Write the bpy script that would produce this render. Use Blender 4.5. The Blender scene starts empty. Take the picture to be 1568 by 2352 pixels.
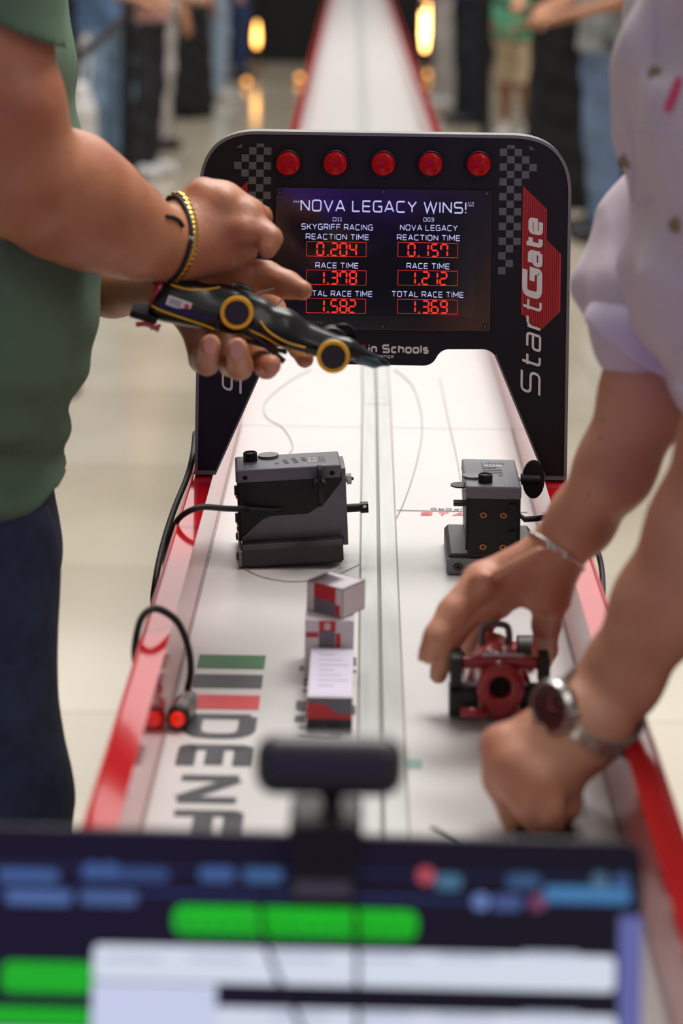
import bpy, bmesh, math, random
import numpy as np
from mathutils import Vector, Matrix
from mathutils.bvhtree import BVHTree
from mathutils.noise import noise_vector

random.seed(7)
scene = bpy.context.scene
COL = scene.collection
PI = math.pi

# ------------------------------------------------------------------ camera
EYE = 1.56            # height of the lens above the floor
DECK = 0.855          # height of the track deck
FPX = 5000.0          # focal length in pixels of a 1568 x 2352 frame
PHI = 0.016           # slight roll
cam_d = bpy.data.cameras.new('camera')
cam = bpy.data.objects.new('camera', cam_d)
COL.objects.link(cam)
cam.location = (0, 0, EYE)
cam.rotation_euler = (Matrix.Rotation(PI/2, 4, 'X') @ Matrix.Rotation(PHI, 4, 'Z')).to_euler()
cam_d.sensor_fit = 'VERTICAL'
cam_d.sensor_height = 36.0
cam_d.sensor_width = 24.0
cam_d.lens = FPX/2352*36.0
cam_d.shift_x = (784-850)/2352
cam_d.shift_y = -(1176+234)/2352
cam_d.clip_start = 0.05
cam_d.clip_end = 200
cam_d.dof.use_dof = True
cam_d.dof.focus_distance = 2.36
cam_d.dof.aperture_fstop = cam_d.lens/20.0
scene.camera = cam

# ------------------------------------------------------------------ world and lights
world = bpy.data.worlds.new('world'); scene.world = world
world.use_nodes = True
wn = world.node_tree.nodes; wl = world.node_tree.links
bg = wn['Background']
tc = wn.new('ShaderNodeTexCoord'); sep = wn.new('ShaderNodeSeparateXYZ')
rmp = wn.new('ShaderNodeValToRGB')
wl.new(tc.outputs['Generated'], sep.inputs[0]); wl.new(sep.outputs['Z'], rmp.inputs[0])
rmp.color_ramp.elements[0].position = 0.0; rmp.color_ramp.elements[0].color = (0.28, 0.25, 0.22, 1)
rmp.color_ramp.elements[1].position = 0.9; rmp.color_ramp.elements[1].color = (1.0, 0.97, 0.95, 1)
e = rmp.color_ramp.elements.new(0.12); e.color = (0.62, 0.58, 0.54, 1)
wl.new(rmp.outputs[0], bg.inputs[0]); bg.inputs[1].default_value = 0.36

def area(name, loc, size, power, color, target, spread=None):
    d = bpy.data.lights.new(name, 'AREA'); d.shape = 'RECTANGLE'
    d.size, d.size_y = size; d.energy = power; d.color = color
    o = bpy.data.objects.new(name, d); COL.objects.link(o); o.location = loc
    o.rotation_euler = (Vector(target)-Vector(loc)).to_track_quat('-Z', 'Y').to_euler()
    return o
area('overhead_area_light', (0.6, 3.3, 4.6), (2.4, 1.6), 168, (1.0, 0.97, 0.94), (0.0, 2.2, 0.8))
area('overhead_area_light', (0.0, 17.6, 6.2), (12, 5.6), 340, (1.0, 0.95, 0.92), (0.0, 15.5, 0))  # unseen panel, placed and sized for the pink reflection along the red rails
area('overhead_area_light', (0.0, 9.5, 6.6), (4, 3), 420, (1.0, 0.96, 0.92), (0.0, 10.0, 0))  # added to brighten the far track and the people behind
area('overhead_area_light', (2.2, -0.6, 4.4), (1.8, 1.8), 30, (1.0, 0.96, 0.93), (0.1, 1.8, 0.8))  # weak frontal light, above and behind the camera
scene.view_settings.view_transform = 'Standard'
scene.view_settings.look = 'None'
scene.view_settings.gamma = 1.0
scene.view_settings.use_curve_mapping = False
scene.view_settings.exposure = 0.0

# ------------------------------------------------------------------ measuring
def W(u, v, s):
    """point seen at pixel (u, v) where one millimetre is s pixels"""
    Y = FPX/(s*1000.0)
    dx = (u-850)/FPX; dy = (v+234)/FPX
    return Vector((Y*(dx+PHI*dy), Y, EYE-Y*(dy-PHI*dx)))

def deck(u, v):
    s = (v+234)/(EYE-DECK)/1000.0
    for _ in range(3):
        Y = FPX/(s*1000.0)
        h = Y*((v+234)/FPX-PHI*(u-850)/FPX)
        s *= h/(EYE-DECK)
    return W(u, v, s)

def flr(u, v):
    s = (v+234)/EYE/1000.0
    for _ in range(3):
        Y = FPX/(s*1000.0)
        h = Y*((v+234)/FPX-PHI*(u-850)/FPX)
        s *= h/EYE
    return W(u, v, s)

# ------------------------------------------------------------------ materials
def lin(c):
    c /= 255.0
    return c/12.92 if c <= 0.04045 else ((c+0.055)/1.055)**2.4
def rgb(h):
    return (lin(int(h[0:2], 16)), lin(int(h[2:4], 16)), lin(int(h[4:6], 16)), 1)

def mat(name, col, rough=0.5, metal=0.0, noise=0.0, nscale=40.0, bump=0.0, bscale=200.0, coat=0.0, spec=0.5,
        sss=0.0, emit=None, estr=0.0, trans=0.0, col2=None, aniso=None):
    m = bpy.data.materials.new(name); m.use_nodes = True
    nt = m.node_tree; n = nt.nodes; l = nt.links
    b = n['Principled BSDF']
    c = rgb(col) if isinstance(col, str) else col
    b.inputs['Base Color'].default_value = c
    b.inputs['Roughness'].default_value = rough
    b.inputs['Metallic'].default_value = metal
    b.inputs['Specular IOR Level'].default_value = spec
    b.inputs['Coat Weight'].default_value = coat
    b.inputs['Coat Roughness'].default_value = 0.03
    if sss:
        b.inputs['Subsurface Weight'].default_value = sss
        b.inputs['Subsurface Radius'].default_value = (0.010, 0.004, 0.002)
        b.inputs['Subsurface Scale'].default_value = 1.0
    if trans:
        b.inputs['Transmission Weight'].default_value = trans
    if emit:
        b.inputs['Emission Color'].default_value = rgb(emit)
        b.inputs['Emission Strength'].default_value = estr
    t = n.new('ShaderNodeTexCoord')
    if noise > 0 or col2:
        nz = n.new('ShaderNodeTexNoise'); nz.inputs['Scale'].default_value = nscale; nz.inputs['Detail'].default_value = 4
        mp = n.new('ShaderNodeMapping'); l.new(t.outputs['Object'], mp.inputs[0]); l.new(mp.outputs[0], nz.inputs['Vector'])
        if aniso: mp.inputs['Scale'].default_value = aniso
        rp = n.new('ShaderNodeValToRGB'); l.new(nz.outputs['Fac'], rp.inputs[0])
        rp.color_ramp.elements[0].position = 0.35; rp.color_ramp.elements[1].position = 0.65
        c2 = rgb(col2) if col2 else tuple([min(1, x*(1+noise)) for x in c[:3]]+[1])
        c1 = c if col2 else tuple([x*(1-noise) for x in c[:3]]+[1])
        rp.color_ramp.elements[0].color = c1; rp.color_ramp.elements[1].color = c2
        l.new(rp.outputs[0], b.inputs['Base Color'])
    if bump > 0:
        nz = n.new('ShaderNodeTexNoise'); nz.inputs['Scale'].default_value = bscale; nz.inputs['Detail'].default_value = 3
        l.new(t.outputs['Object'], nz.inputs['Vector'])
        bp = n.new('ShaderNodeBump'); bp.inputs['Strength'].default_value = bump; bp.inputs['Distance'].default_value = 0.002
        l.new(nz.outputs['Fac'], bp.inputs['Height']); l.new(bp.outputs[0], b.inputs['Normal'])
    return m

M = {}
M['deck'] = mat('white_deck_laminate', 'CDCBC9', 0.34, spec=0.3, noise=0.015, nscale=12)
M['red'] = mat('red_gloss_paint', 'B8101C', 0.10, coat=0.12, spec=0.5, noise=0.04, nscale=6)
M['redlip'] = mat('red_matte_edge', 'B81E26', 0.4)
M['alu'] = mat('brushed_aluminium', 'B6B8B5', 0.45, metal=0.25, noise=0.05, nscale=20, aniso=(8, 0.4, 8))
M['groove'] = mat('groove_grey', '7D7B77', 0.6)  # mid-grey of the rail slot and its cross joint
M['steel'] = mat('steel', 'B9B9B6', 0.28, metal=0.95)
M['silver'] = mat('silver', 'D6D2CC', 0.2, metal=1.0)
M['gold'] = mat('gold', 'D8B25A', 0.22, metal=1.0)
M['brass'] = mat('brass', '9A6A3C', 0.35, metal=0.8)
M['gateblack'] = mat('gate_black_vinyl', '131218', 0.5, spec=0.3, noise=0.05, nscale=8, bump=0.05, bscale=900)
M['gatetrim'] = mat('grey_edge_trim', '7A7B78', 0.4, metal=0.3)
M['acrylic'] = mat('smoked_acrylic', '1A181E', 0.16, spec=0.7)
M['display'] = mat('dark_display_glass', '100E14', 0.12, spec=0.8, emit='0A0812', estr=0.5)
M['chk'] = mat('grey_checker_vinyl', '5C6263', 0.5)
M['white'] = mat('white_vinyl', 'E2DEDB', 0.5)
M['redvinyl'] = mat('red_vinyl', 'C0241F', 0.45)
M['scrwhite'] = mat('screen_lettering', '202030', 0.5, emit='C9CBFF', estr=0.85)
M['scrred'] = mat('screen_red_digits', '200808', 0.5, emit='FF3324', estr=0.95)
M['lens'] = mat('red_lamp_lens', '7E0107', 0.14, coat=0.0, spec=0.25, emit='D8001A', estr=0.12)  # lamps are unlit; faint emission added to keep the red saturated
M['black'] = mat('black_plastic', '0F0E11', 0.5, spec=0.35, bump=0.1, bscale=600)
M['blacksoft'] = mat('soft_black_rubber', '101014', 0.6)
M['blackfab'] = mat('black_fabric', '15151A', 0.9)
M['darkgrey'] = mat('dark_grey_metal', '302B28', 0.5, noise=0.12, nscale=30)
M['grey'] = mat('grey_anodised_metal', '66656E', 0.42, metal=0.2, noise=0.05, nscale=30)
M['greyplate'] = mat('pale_grey_metal', '74787A', 0.45, metal=0.3, noise=0.08, nscale=60)
M['nylon'] = mat('white_nylon', 'C9CCC4', 0.45)
M['print'] = mat('dark_grey_deck_print', '45464B', 0.35)
M['pgreen'] = mat('green_deck_print', '3F7048', 0.35)
M['pred'] = mat('red_deck_print', 'CE4147', 0.35)
M['pteal'] = mat('teal_mark', '7FA79B', 0.5)
M['seam'] = mat('deck_seam', '8C8880', 0.6)
M['cam'] = mat('webcam_plastic', '2B2B30', 0.4)
M['dial'] = mat('watch_dial', '252B2E', 0.15, spec=.7)
M['card'] = mat('white_carton', 'D8D2D8', 0.6, noise=0.02)
M['paper'] = mat('label_paper', 'CFC9DC', 0.7)
M['cred'] = mat('carton_red', 'C23238', 0.5)
M['cgrey'] = mat('carton_grey', '6C6B76', 0.5)
M['cdark'] = mat('carton_dark', '2A2830', 0.5)
M['skinL'] = mat('tanned_skin', 'B87C5A', 0.46, col2='A36246', nscale=14, bump=0.25, bscale=160, sss=0.12)
M['skinR'] = mat('warm_skin', 'CC967A', 0.5, col2='BA7A61', nscale=12, bump=0.25, bscale=160, sss=0.12)
M['nail'] = mat('fingernail', 'C98F7C', 0.3)
M['green'] = mat('sage_green_jersey', '57705A', 0.9, noise=0.05, nscale=30, bump=0.35, bscale=500)
M['jeans'] = mat('dark_blue_denim', '1E2A45', 0.85, noise=0.25, nscale=60, bump=0.4, bscale=700)
M['lilac'] = mat('pale_lilac_cotton', 'CFC2CC', 0.85, noise=0.03, nscale=25, bump=0.3, bscale=500)
M['lilac2'] = mat('pale_lilac_cuff', 'D5CADF', 0.85, noise=0.03, nscale=25, bump=0.3, bscale=500)
M['button'] = mat('horn_button', '8B7A5E', 0.35, noise=0.2, nscale=200)
M['pinkmark'] = mat('pink_embroidery', 'D24472', 0.7)
M['hair'] = mat('dark_hair', '2A1E18', 0.6, noise=0.3, nscale=200)
M['eye'] = mat('eye_white', 'E8E4DE', 0.2)
M['carblack'] = mat('black_green_car_paint', '0A0E10', 0.30, coat=0.12, spec=0.4)
M['carteal'] = mat('teal_car_paint', '1F4A50', 0.3, coat=0.5)
M['yellow'] = mat('yellow_car_paint', 'F5B808', 0.45)
M['carred'] = mat('red_car_paint', 'A31F2A', 0.28, coat=0.6)
M['carblue'] = mat('blue_car_wheel', '18264E', 0.4)
M['tyre'] = mat('tyre_black', '222322', 0.5, noise=0.1)
M['cargrey'] = mat('grey_halo_plastic', '6A6A72', 0.4)
M['carwhite'] = mat('white_decal', 'C8C4D6', 0.4)
M['hole'] = mat('cartridge_bore', '030303', 0.9)
M['thread'] = mat('pale_thread', 'B9BBB5', 0.6)
M['filament'] = mat('grey_tether_filament', 'A8A29E', 0.5)
M['buttonred'] = mat('red_push_button', 'E52B1C', 0.25, emit='FF2A16', estr=0.35)
M['wallblack'] = mat('black_backdrop_cloth', '0E0E12', 0.85, noise=0.2, nscale=3)
M['grout'] = mat('floor_bedding', '948B7C', 0.7)
M['laminate'] = mat('grey_table_top', '8C8A86', 0.5)
M['laptop'] = mat('laptop_shell', '15151F', 0.45)

def floor_mat():
    m = mat('polished_cream_stone', 'B6AC97', 0.13, col2='C7BEAA', nscale=1.3, spec=0.55)
    return m
M['tile'] = floor_mat()

# ------------------------------------------------------------------ mesh builders
class MB:
    def __init__(self):
        self.v = []; self.f = []; self.mi = []; self.mats = []; self.cur = 0
    def use(self, m):
        if m not in self.mats: self.mats.append(m)
        self.cur = self.mats.index(m); return self
    def add(self, vs, fs, T=None):
        o = len(self.v)
        for p in vs:
            p = Vector(p)
            self.v.append(tuple(T @ p) if T is not None else tuple(p))
        for f in fs:
            self.f.append([i+o for i in f]); self.mi.append(self.cur)
    def box(self, lo, hi, T=None):
        x0, y0, z0 = lo; x1, y1, z1 = hi
        self.add([(x0,y0,z0),(x1,y0,z0),(x1,y1,z0),(x0,y1,z0),(x0,y0,z1),(x1,y0,z1),(x1,y1,z1),(x0,y1,z1)],
                 [(0,3,2,1),(4,5,6,7),(0,1,5,4),(1,2,6,5),(2,3,7,6),(3,0,4,7)], T)
    def prism(self, poly, a, b, T=None):
        """2-D polygon (x, z) pulled from y=a to y=b"""
        n = len(poly)
        vs = [(p[0], a, p[1]) for p in poly]+[(p[0], b, p[1]) for p in poly]
        fs = [list(range(n)), list(range(2*n-1, n-1, -1))]
        for i in range(n):
            j = (i+1) % n; fs.append([i, i+n, j+n, j])
        self.add(vs, fs, T)
    def cyl(self, p0, p1, r0, r1=None, n=24, cap=True):
        r1 = r0 if r1 is None else r1
        p0 = Vector(p0); p1 = Vector(p1); d = (p1-p0)
        q = d.to_track_quat('Z', 'Y').to_matrix()
        vs = []
        for p, r in ((p0, r0), (p1, r1)):
            for i in range(n):
                a = 2*PI*i/n
                vs.append(p+q @ Vector((r*math.cos(a), r*math.sin(a), 0)))
        fs = [[i, (i+1) % n, n+(i+1) % n, n+i] for i in range(n)]
        if cap:
            fs.append(list(range(n-1, -1, -1))); fs.append(list(range(n, 2*n)))
        self.add(vs, fs)
    def lathe(self, prof, T=None, n=32):
        """profile of (r, z) turned about z"""
        vs = []; fs = []; m = len(prof)
        for r, z in prof:
            for i in range(n):
                a = 2*PI*i/n; vs.append((max(r, 1e-5)*math.cos(a), max(r, 1e-5)*math.sin(a), z))
        for k in range(m-1):
            for i in range(n):
                j = (i+1) % n
                fs.append([k*n+i, k*n+j, (k+1)*n+j, (k+1)*n+i])
        self.add(vs, fs, T)
    def tube(self, pts, r, n=8, sub=6, closed=False):
        P = smooth_path(pts, sub, closed)
        k = len(P); vs = []; fs = []
        t0 = (P[1]-P[0]).normalized()
        up = Vector((0, 0, 1)) if abs(t0.z) < 0.9 else Vector((1, 0, 0))
        nn = (up-t0*up.dot(t0)).normalized()
        for i in range(k):
            a = P[(i-1) % k] if (closed or i > 0) else P[i]
            b = P[(i+1) % k] if (closed or i < k-1) else P[i]
            t = (b-a).normalized()
            nn = (nn-t*nn.dot(t)).normalized(); bb = t.cross(nn)
            rr = r if not callable(r) else r(i/(k-1))
            for j in range(n):
                an = 2*PI*j/n; vs.append(P[i]+(nn*math.cos(an)+bb*math.sin(an))*rr)
        kk = k if closed else k-1
        for i in range(kk):
            for j in range(n):
                a = i*n+j; b = i*n+(j+1) % n; c = ((i+1) % k)*n+(j+1) % n; d = ((i+1) % k)*n+j
                fs.append([a, b, c, d])
        if not closed:
            fs.append(list(range(n-1, -1, -1))); fs.append([(k-1)*n+j for j in range(n)])
        self.add(vs, fs)

def smooth_path(pts, sub=6, closed=False):
    P = [Vector(p) for p in pts]; n = len(P)
    if n < 3: return P
    out = []
    rng = n if closed else n-1
    for i in range(rng):
        if closed:
            p0, p1, p2, p3 = P[(i-1) % n], P[i], P[(i+1) % n], P[(i+2) % n]
        else:
            p1, p2 = P[i], P[i+1]
            p0 = P[i-1] if i > 0 else p1*2-p2
            p3 = P[i+2] if i+2 < n else p2*2-p1
        for k in range(sub):
            t = k/sub
            out.append(0.5*((2*p1)+(-p0+p2)*t+(2*p0-5*p1+4*p2-p3)*t*t+(-p0+3*p1-3*p2+p3)*t**3))
    if not closed: out.append(P[-1])
    return out

def root_o(p):
    while p is not None:
        if '_o' in p: return Vector(p['_o'])
        p = p.parent
    return Vector((0, 0, 0))

def obj(name, mb, m=None, parent=None, bevel=0.0, smooth=False, kind=None, label=None):
    me = bpy.data.meshes.new(name)
    org = root_o(parent)
    me.from_pydata([tuple(Vector(p)-org) for p in mb.v], [], mb.f)
    if m is not None:
        for mm in (m if isinstance(m, list) else [m]): me.materials.append(M[mm] if isinstance(mm, str) else mm)
    else:
        for mm in mb.mats: me.materials.append(M[mm])
        me.polygons.foreach_set('material_index', mb.mi)
    bm = bmesh.new(); bm.from_mesh(me)
    bmesh.ops.recalc_face_normals(bm, faces=bm.faces); bm.to_mesh(me); bm.free()
    me.update()
    o = bpy.data.objects.new(name, me); COL.objects.link(o)
    if parent is not None: o.parent = parent
    if '_o' in o: del o['_o']
    if bevel > 0:
        md = o.modifiers.new('bevel', 'BEVEL'); md.width = bevel; md.segments = 2; md.limit_method = 'ANGLE'; md.angle_limit = 0.6
    if smooth:
        for p in me.polygons: p.use_smooth = True
    if parent is not None and parent.type == 'MESH': pass
    if kind: o['kind'] = kind
    if label: o['label'] = label
    return o

def thing(name, label, cat, loc=(0, 0, 0), group=None, local=False, rz=0.0):
    o = bpy.data.objects.new(name, None); COL.objects.link(o)
    o.empty_display_size = 0.05
    o.location = loc; o.rotation_euler = (0, 0, rz)
    o['label'] = label; o['category'] = cat
    if group: o['group'] = group
    if not local: o['_o'] = tuple(loc)     # parts given in world coordinates; removed at the end
    return o

def tag(o, label, cat, group=None):
    o['label'] = label; o['category'] = cat
    if group: o['group'] = group
    return o

# ------------------------------------------------------------------ stroke lettering
def fillet(pts, closed=False, seg=6):
    out = []; n = len(pts)
    for i, p in enumerate(pts):
        r = p[2] if len(p) > 2 else 0
        P = Vector((p[0], p[1]))
        if r <= 0 or (not closed and i in (0, n-1)):
            out.append(P); continue
        A = Vector(pts[(i-1) % n][:2]); B = Vector(pts[(i+1) % n][:2])
        da = (A-P); db = (B-P)
        rr = min(r, da.length*0.5, db.length*0.5)
        a = P+da.normalized()*rr; b = P+db.normalized()*rr
        for k in range(seg):
            t = k/(seg-1); out.append(a*(1-t)**2+P*2*t*(1-t)+b*t*t)
    return out

def ribbon(pts, w, closed=False):
    """offset polyline -> list of left and right points with mitred corners"""
    n = len(pts); L = []; R = []
    for i in range(n):
        if closed: a, b = pts[(i-1) % n], pts[(i+1) % n]
        else: a, b = pts[max(i-1, 0)], pts[min(i+1, n-1)]
        p = pts[i]
        d1 = (p-a) if (p-a).length > 1e-9 else (b-p)
        d2 = (b-p) if (b-p).length > 1e-9 else (p-a)
        d1 = d1.normalized(); d2 = d2.normalized()
        n1 = Vector((-d1.y, d1.x)); n2 = Vector((-d2.y, d2.x))
        m = n1+n2
        m = m.normalized() if m.length > 1e-6 else n1
        k = 1.0/max(0.35, m.dot(n1))
        L.append(p+m*k*w/2); R.append(p-m*k*w/2)
    return L, R

r_ = 0.24
GL = {
 'A': (.95, [[(0,0),(.44,1,.08),(.51,1,.08),(.95,0)], [(.17,.28),(.78,.28)]]),
 'B': (.88, [[(0,.5),(.88,.5,.2),(.88,0,.2),(0,0),(0,1),(.84,1,.2),(.84,.5,.2)]]),
 'C': (.85, [[(.85,1),(0,1,r_),(0,0,r_),(.85,0)]]),
 'D': (.9, [[(.0,1.05),(0,0),(.9,0,.34),(.9,1,.34),(.0,1)]]),
 'E': (.8, [[(.8,1),(0,1,.06),(0,0,.06),(.8,0)], [(0,.5),(.76,.5)]]),
 'F': (.8, [[(.8,1),(0,1,.06),(0,0)], [(0,.5),(.74,.5)]]),
 'G': (.88, [[(.86,1),(0,1,r_),(0,0,r_),(.88,0,.08),(.88,.5),(.5,.5)]]),
 'H': (.85, [[(0,0),(0,1)], [(.85,0),(.85,1)], [(0,.5),(.85,.5)]]),
 'I': (0.0, [[(0,0),(0,1)]]),
 'K': (.85, [[(0,0),(0,1)], [(.85,1),(.3,.5)], [(0,.5),(.3,.5),(.87,0)]]),
 'L': (.76, [[(0,1),(0,0,.06),(.76,0)]]),
 'M': (1.05, [[(0,0),(0,1),(.52,.3),(1.05,1),(1.05,0)]]),
 'N': (.88, [[(0,0),(0,1)], [(.88,0),(.88,1)], [(.05,.95),(.83,.05)]]),
 'O': (.92, [[(.46,1),(.92,1,r_),(.92,0,r_),(0,0,r_),(0,1,r_),(.46,1)]]),
 'P': (.88, [[(0,0),(0,1),(.88,1,.2),(.88,.42,.2),(0,.42)]]),
 'R': (.88, [[(0,0),(0,1),(.88,1,.2),(.88,.42,.2),(0,.42)], [(.5,.42),(.9,0)]]),
 'S': (.86, [[(.84,1),(0,1,.2),(0,.5,.2),(.86,.5,.2),(.86,0,.2),(0,0)]]),
 'T': (.88, [[(0,1),(.88,1)], [(.44,1),(.44,0)]]),
 'U': (.88, [[(0,1),(0,0,r_),(.88,0,r_),(.88,1)]]),
 'V': (.92, [[(0,1),(.46,0),(.92,1)]]),
 'W': (1.35, [[(0,1),(.32,0),(.675,.95),(1.03,0),(1.35,1)]]),
 'X': (.88, [[(0,0),(.88,1)], [(0,1),(.88,0)]]),
 'Y': (.9, [[(0,1),(.45,.48),(.9,1)], [(.45,.5),(.45,0)]]),
 '!': (0.0, [[(0,1),(0,.3)], [(0,.1),(0,0)]]),
 '.': (0.0, [[(0,.08),(0,0)]]),
 ':': (0.0, [[(0,.08),(0,0)], [(0,.7),(0,.6)]]),
 '0': (.8, [[(.4,1),(.8,1,r_),(.8,0,r_),(0,0,r_),(0,1,r_),(.4,1)]]),
 '1': (.4, [[(0,1),(.22,1),(.22,0)], [(0,0),(.44,0)]]),
 '2': (.8, [[(0,1),(.8,1,.2),(.8,.5,.2),(0,.5,.2),(0,0),(.8,0)]]),
 '3': (.8, [[(0,1),(.8,1,.2),(.8,0,.2),(0,0)], [(.15,.5),(.8,.5)]]),
 '8': (.8, [[(.4,1),(.8,1,r_),(.8,0,r_),(0,0,r_),(0,1,r_),(.4,1)], [(0,.5),(.8,.5)]]),
 'a': (.62, [[(.06,.72),(.62,.72,.15),(.62,0)], [(.62,.4),(0,.4,.12),(0,0,.12),(.62,0)]]),
 'c': (.58, [[(.58,.72),(0,.72,.18),(0,0,.18),(.58,0)]]),
 'e': (.64, [[(0,.36),(.64,.36),(.64,.72,.18),(0,.72,.18),(0,0,.18),(.6,0)]]),
 'g': (.62, [[(.62,0),(0,0,.16),(0,.72,.16),(.62,.72),(.62,-.28,.12),(.05,-.28)]]),
 'h': (.62, [[(0,1),(0,0)], [(0,.72),(.62,.72,.18),(.62,0)]]),
 'i': (0.0, [[(0,.72),(0,0)], [(0,1.05),(0,.92)]]),
 'l': (0.0, [[(0,1.05),(0,0)]]),
 'n': (.62, [[(0,.72),(0,0)], [(0,.72),(.62,.72,.18),(.62,0)]]),
 'o': (.64, [[(.32,.72),(.64,.72,.18),(.64,0,.18),(0,0,.18),(0,.72,.18),(.32,.72)]]),
 'r': (.4, [[(0,.72),(0,0)], [(0,.5),(.12,.72,.1),(.42,.72)]]),
 's': (.56, [[(.54,.72),(0,.72,.13),(0,.36,.13),(.56,.36,.13),(.56,0,.13),(0,0)]]),
 't': (.42, [[(.1,.98),(.1,0,.14),(.44,0)], [(0,.7),(.44,.7)]]),
}
def text_polys(s, w, gap=.30, shear=0.0, wscale=1.0):
    """returns quads in units of cap height, and total advance"""
    x = w/2; quads = []
    for ch in s:
        if ch == ' ':
            x += .52; continue
        adv, strokes = GL[ch]
        for st in strokes:
            q = [(p[0]*wscale+x, p[1]*(1-w)+w/2)+tuple(p[2:]) for p in st]
            P = fillet(q); L, R = ribbon(P, w)
            if shear:
                L = [Vector((a.x+a.y*shear, a.y)) for a in L]; R = [Vector((a.x+a.y*shear, a.y)) for a in R]
            for i in range(len(P)-1): quads.append([L[i], R[i], R[i+1], L[i+1]])
        x += adv*wscale+w+gap
    return quads, x-gap-w/2

def put_text(mb, s, org, xd, yd, nd, height, width=None, w=.14, gap=.30, shear=0.0, align='l', lift=0.0004, wscale=1.0):
    q, adv = text_polys(s, w, gap, shear, wscale)
    sx = height if width is None else width/adv
    org = Vector(org); xd = Vector(xd); yd = Vector(yd); nd = Vector(nd)
    off = 0 if align == 'l' else (-adv*sx/2 if align == 'c' else -adv*sx)
    for k, quad in enumerate(q):
        l = lift+(k % 3)*0.00002
        mb.add([org+xd*(p.x*sx+off)+yd*(p.y*height)+nd*l for p in quad], [[0, 1, 2, 3]])

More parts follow.
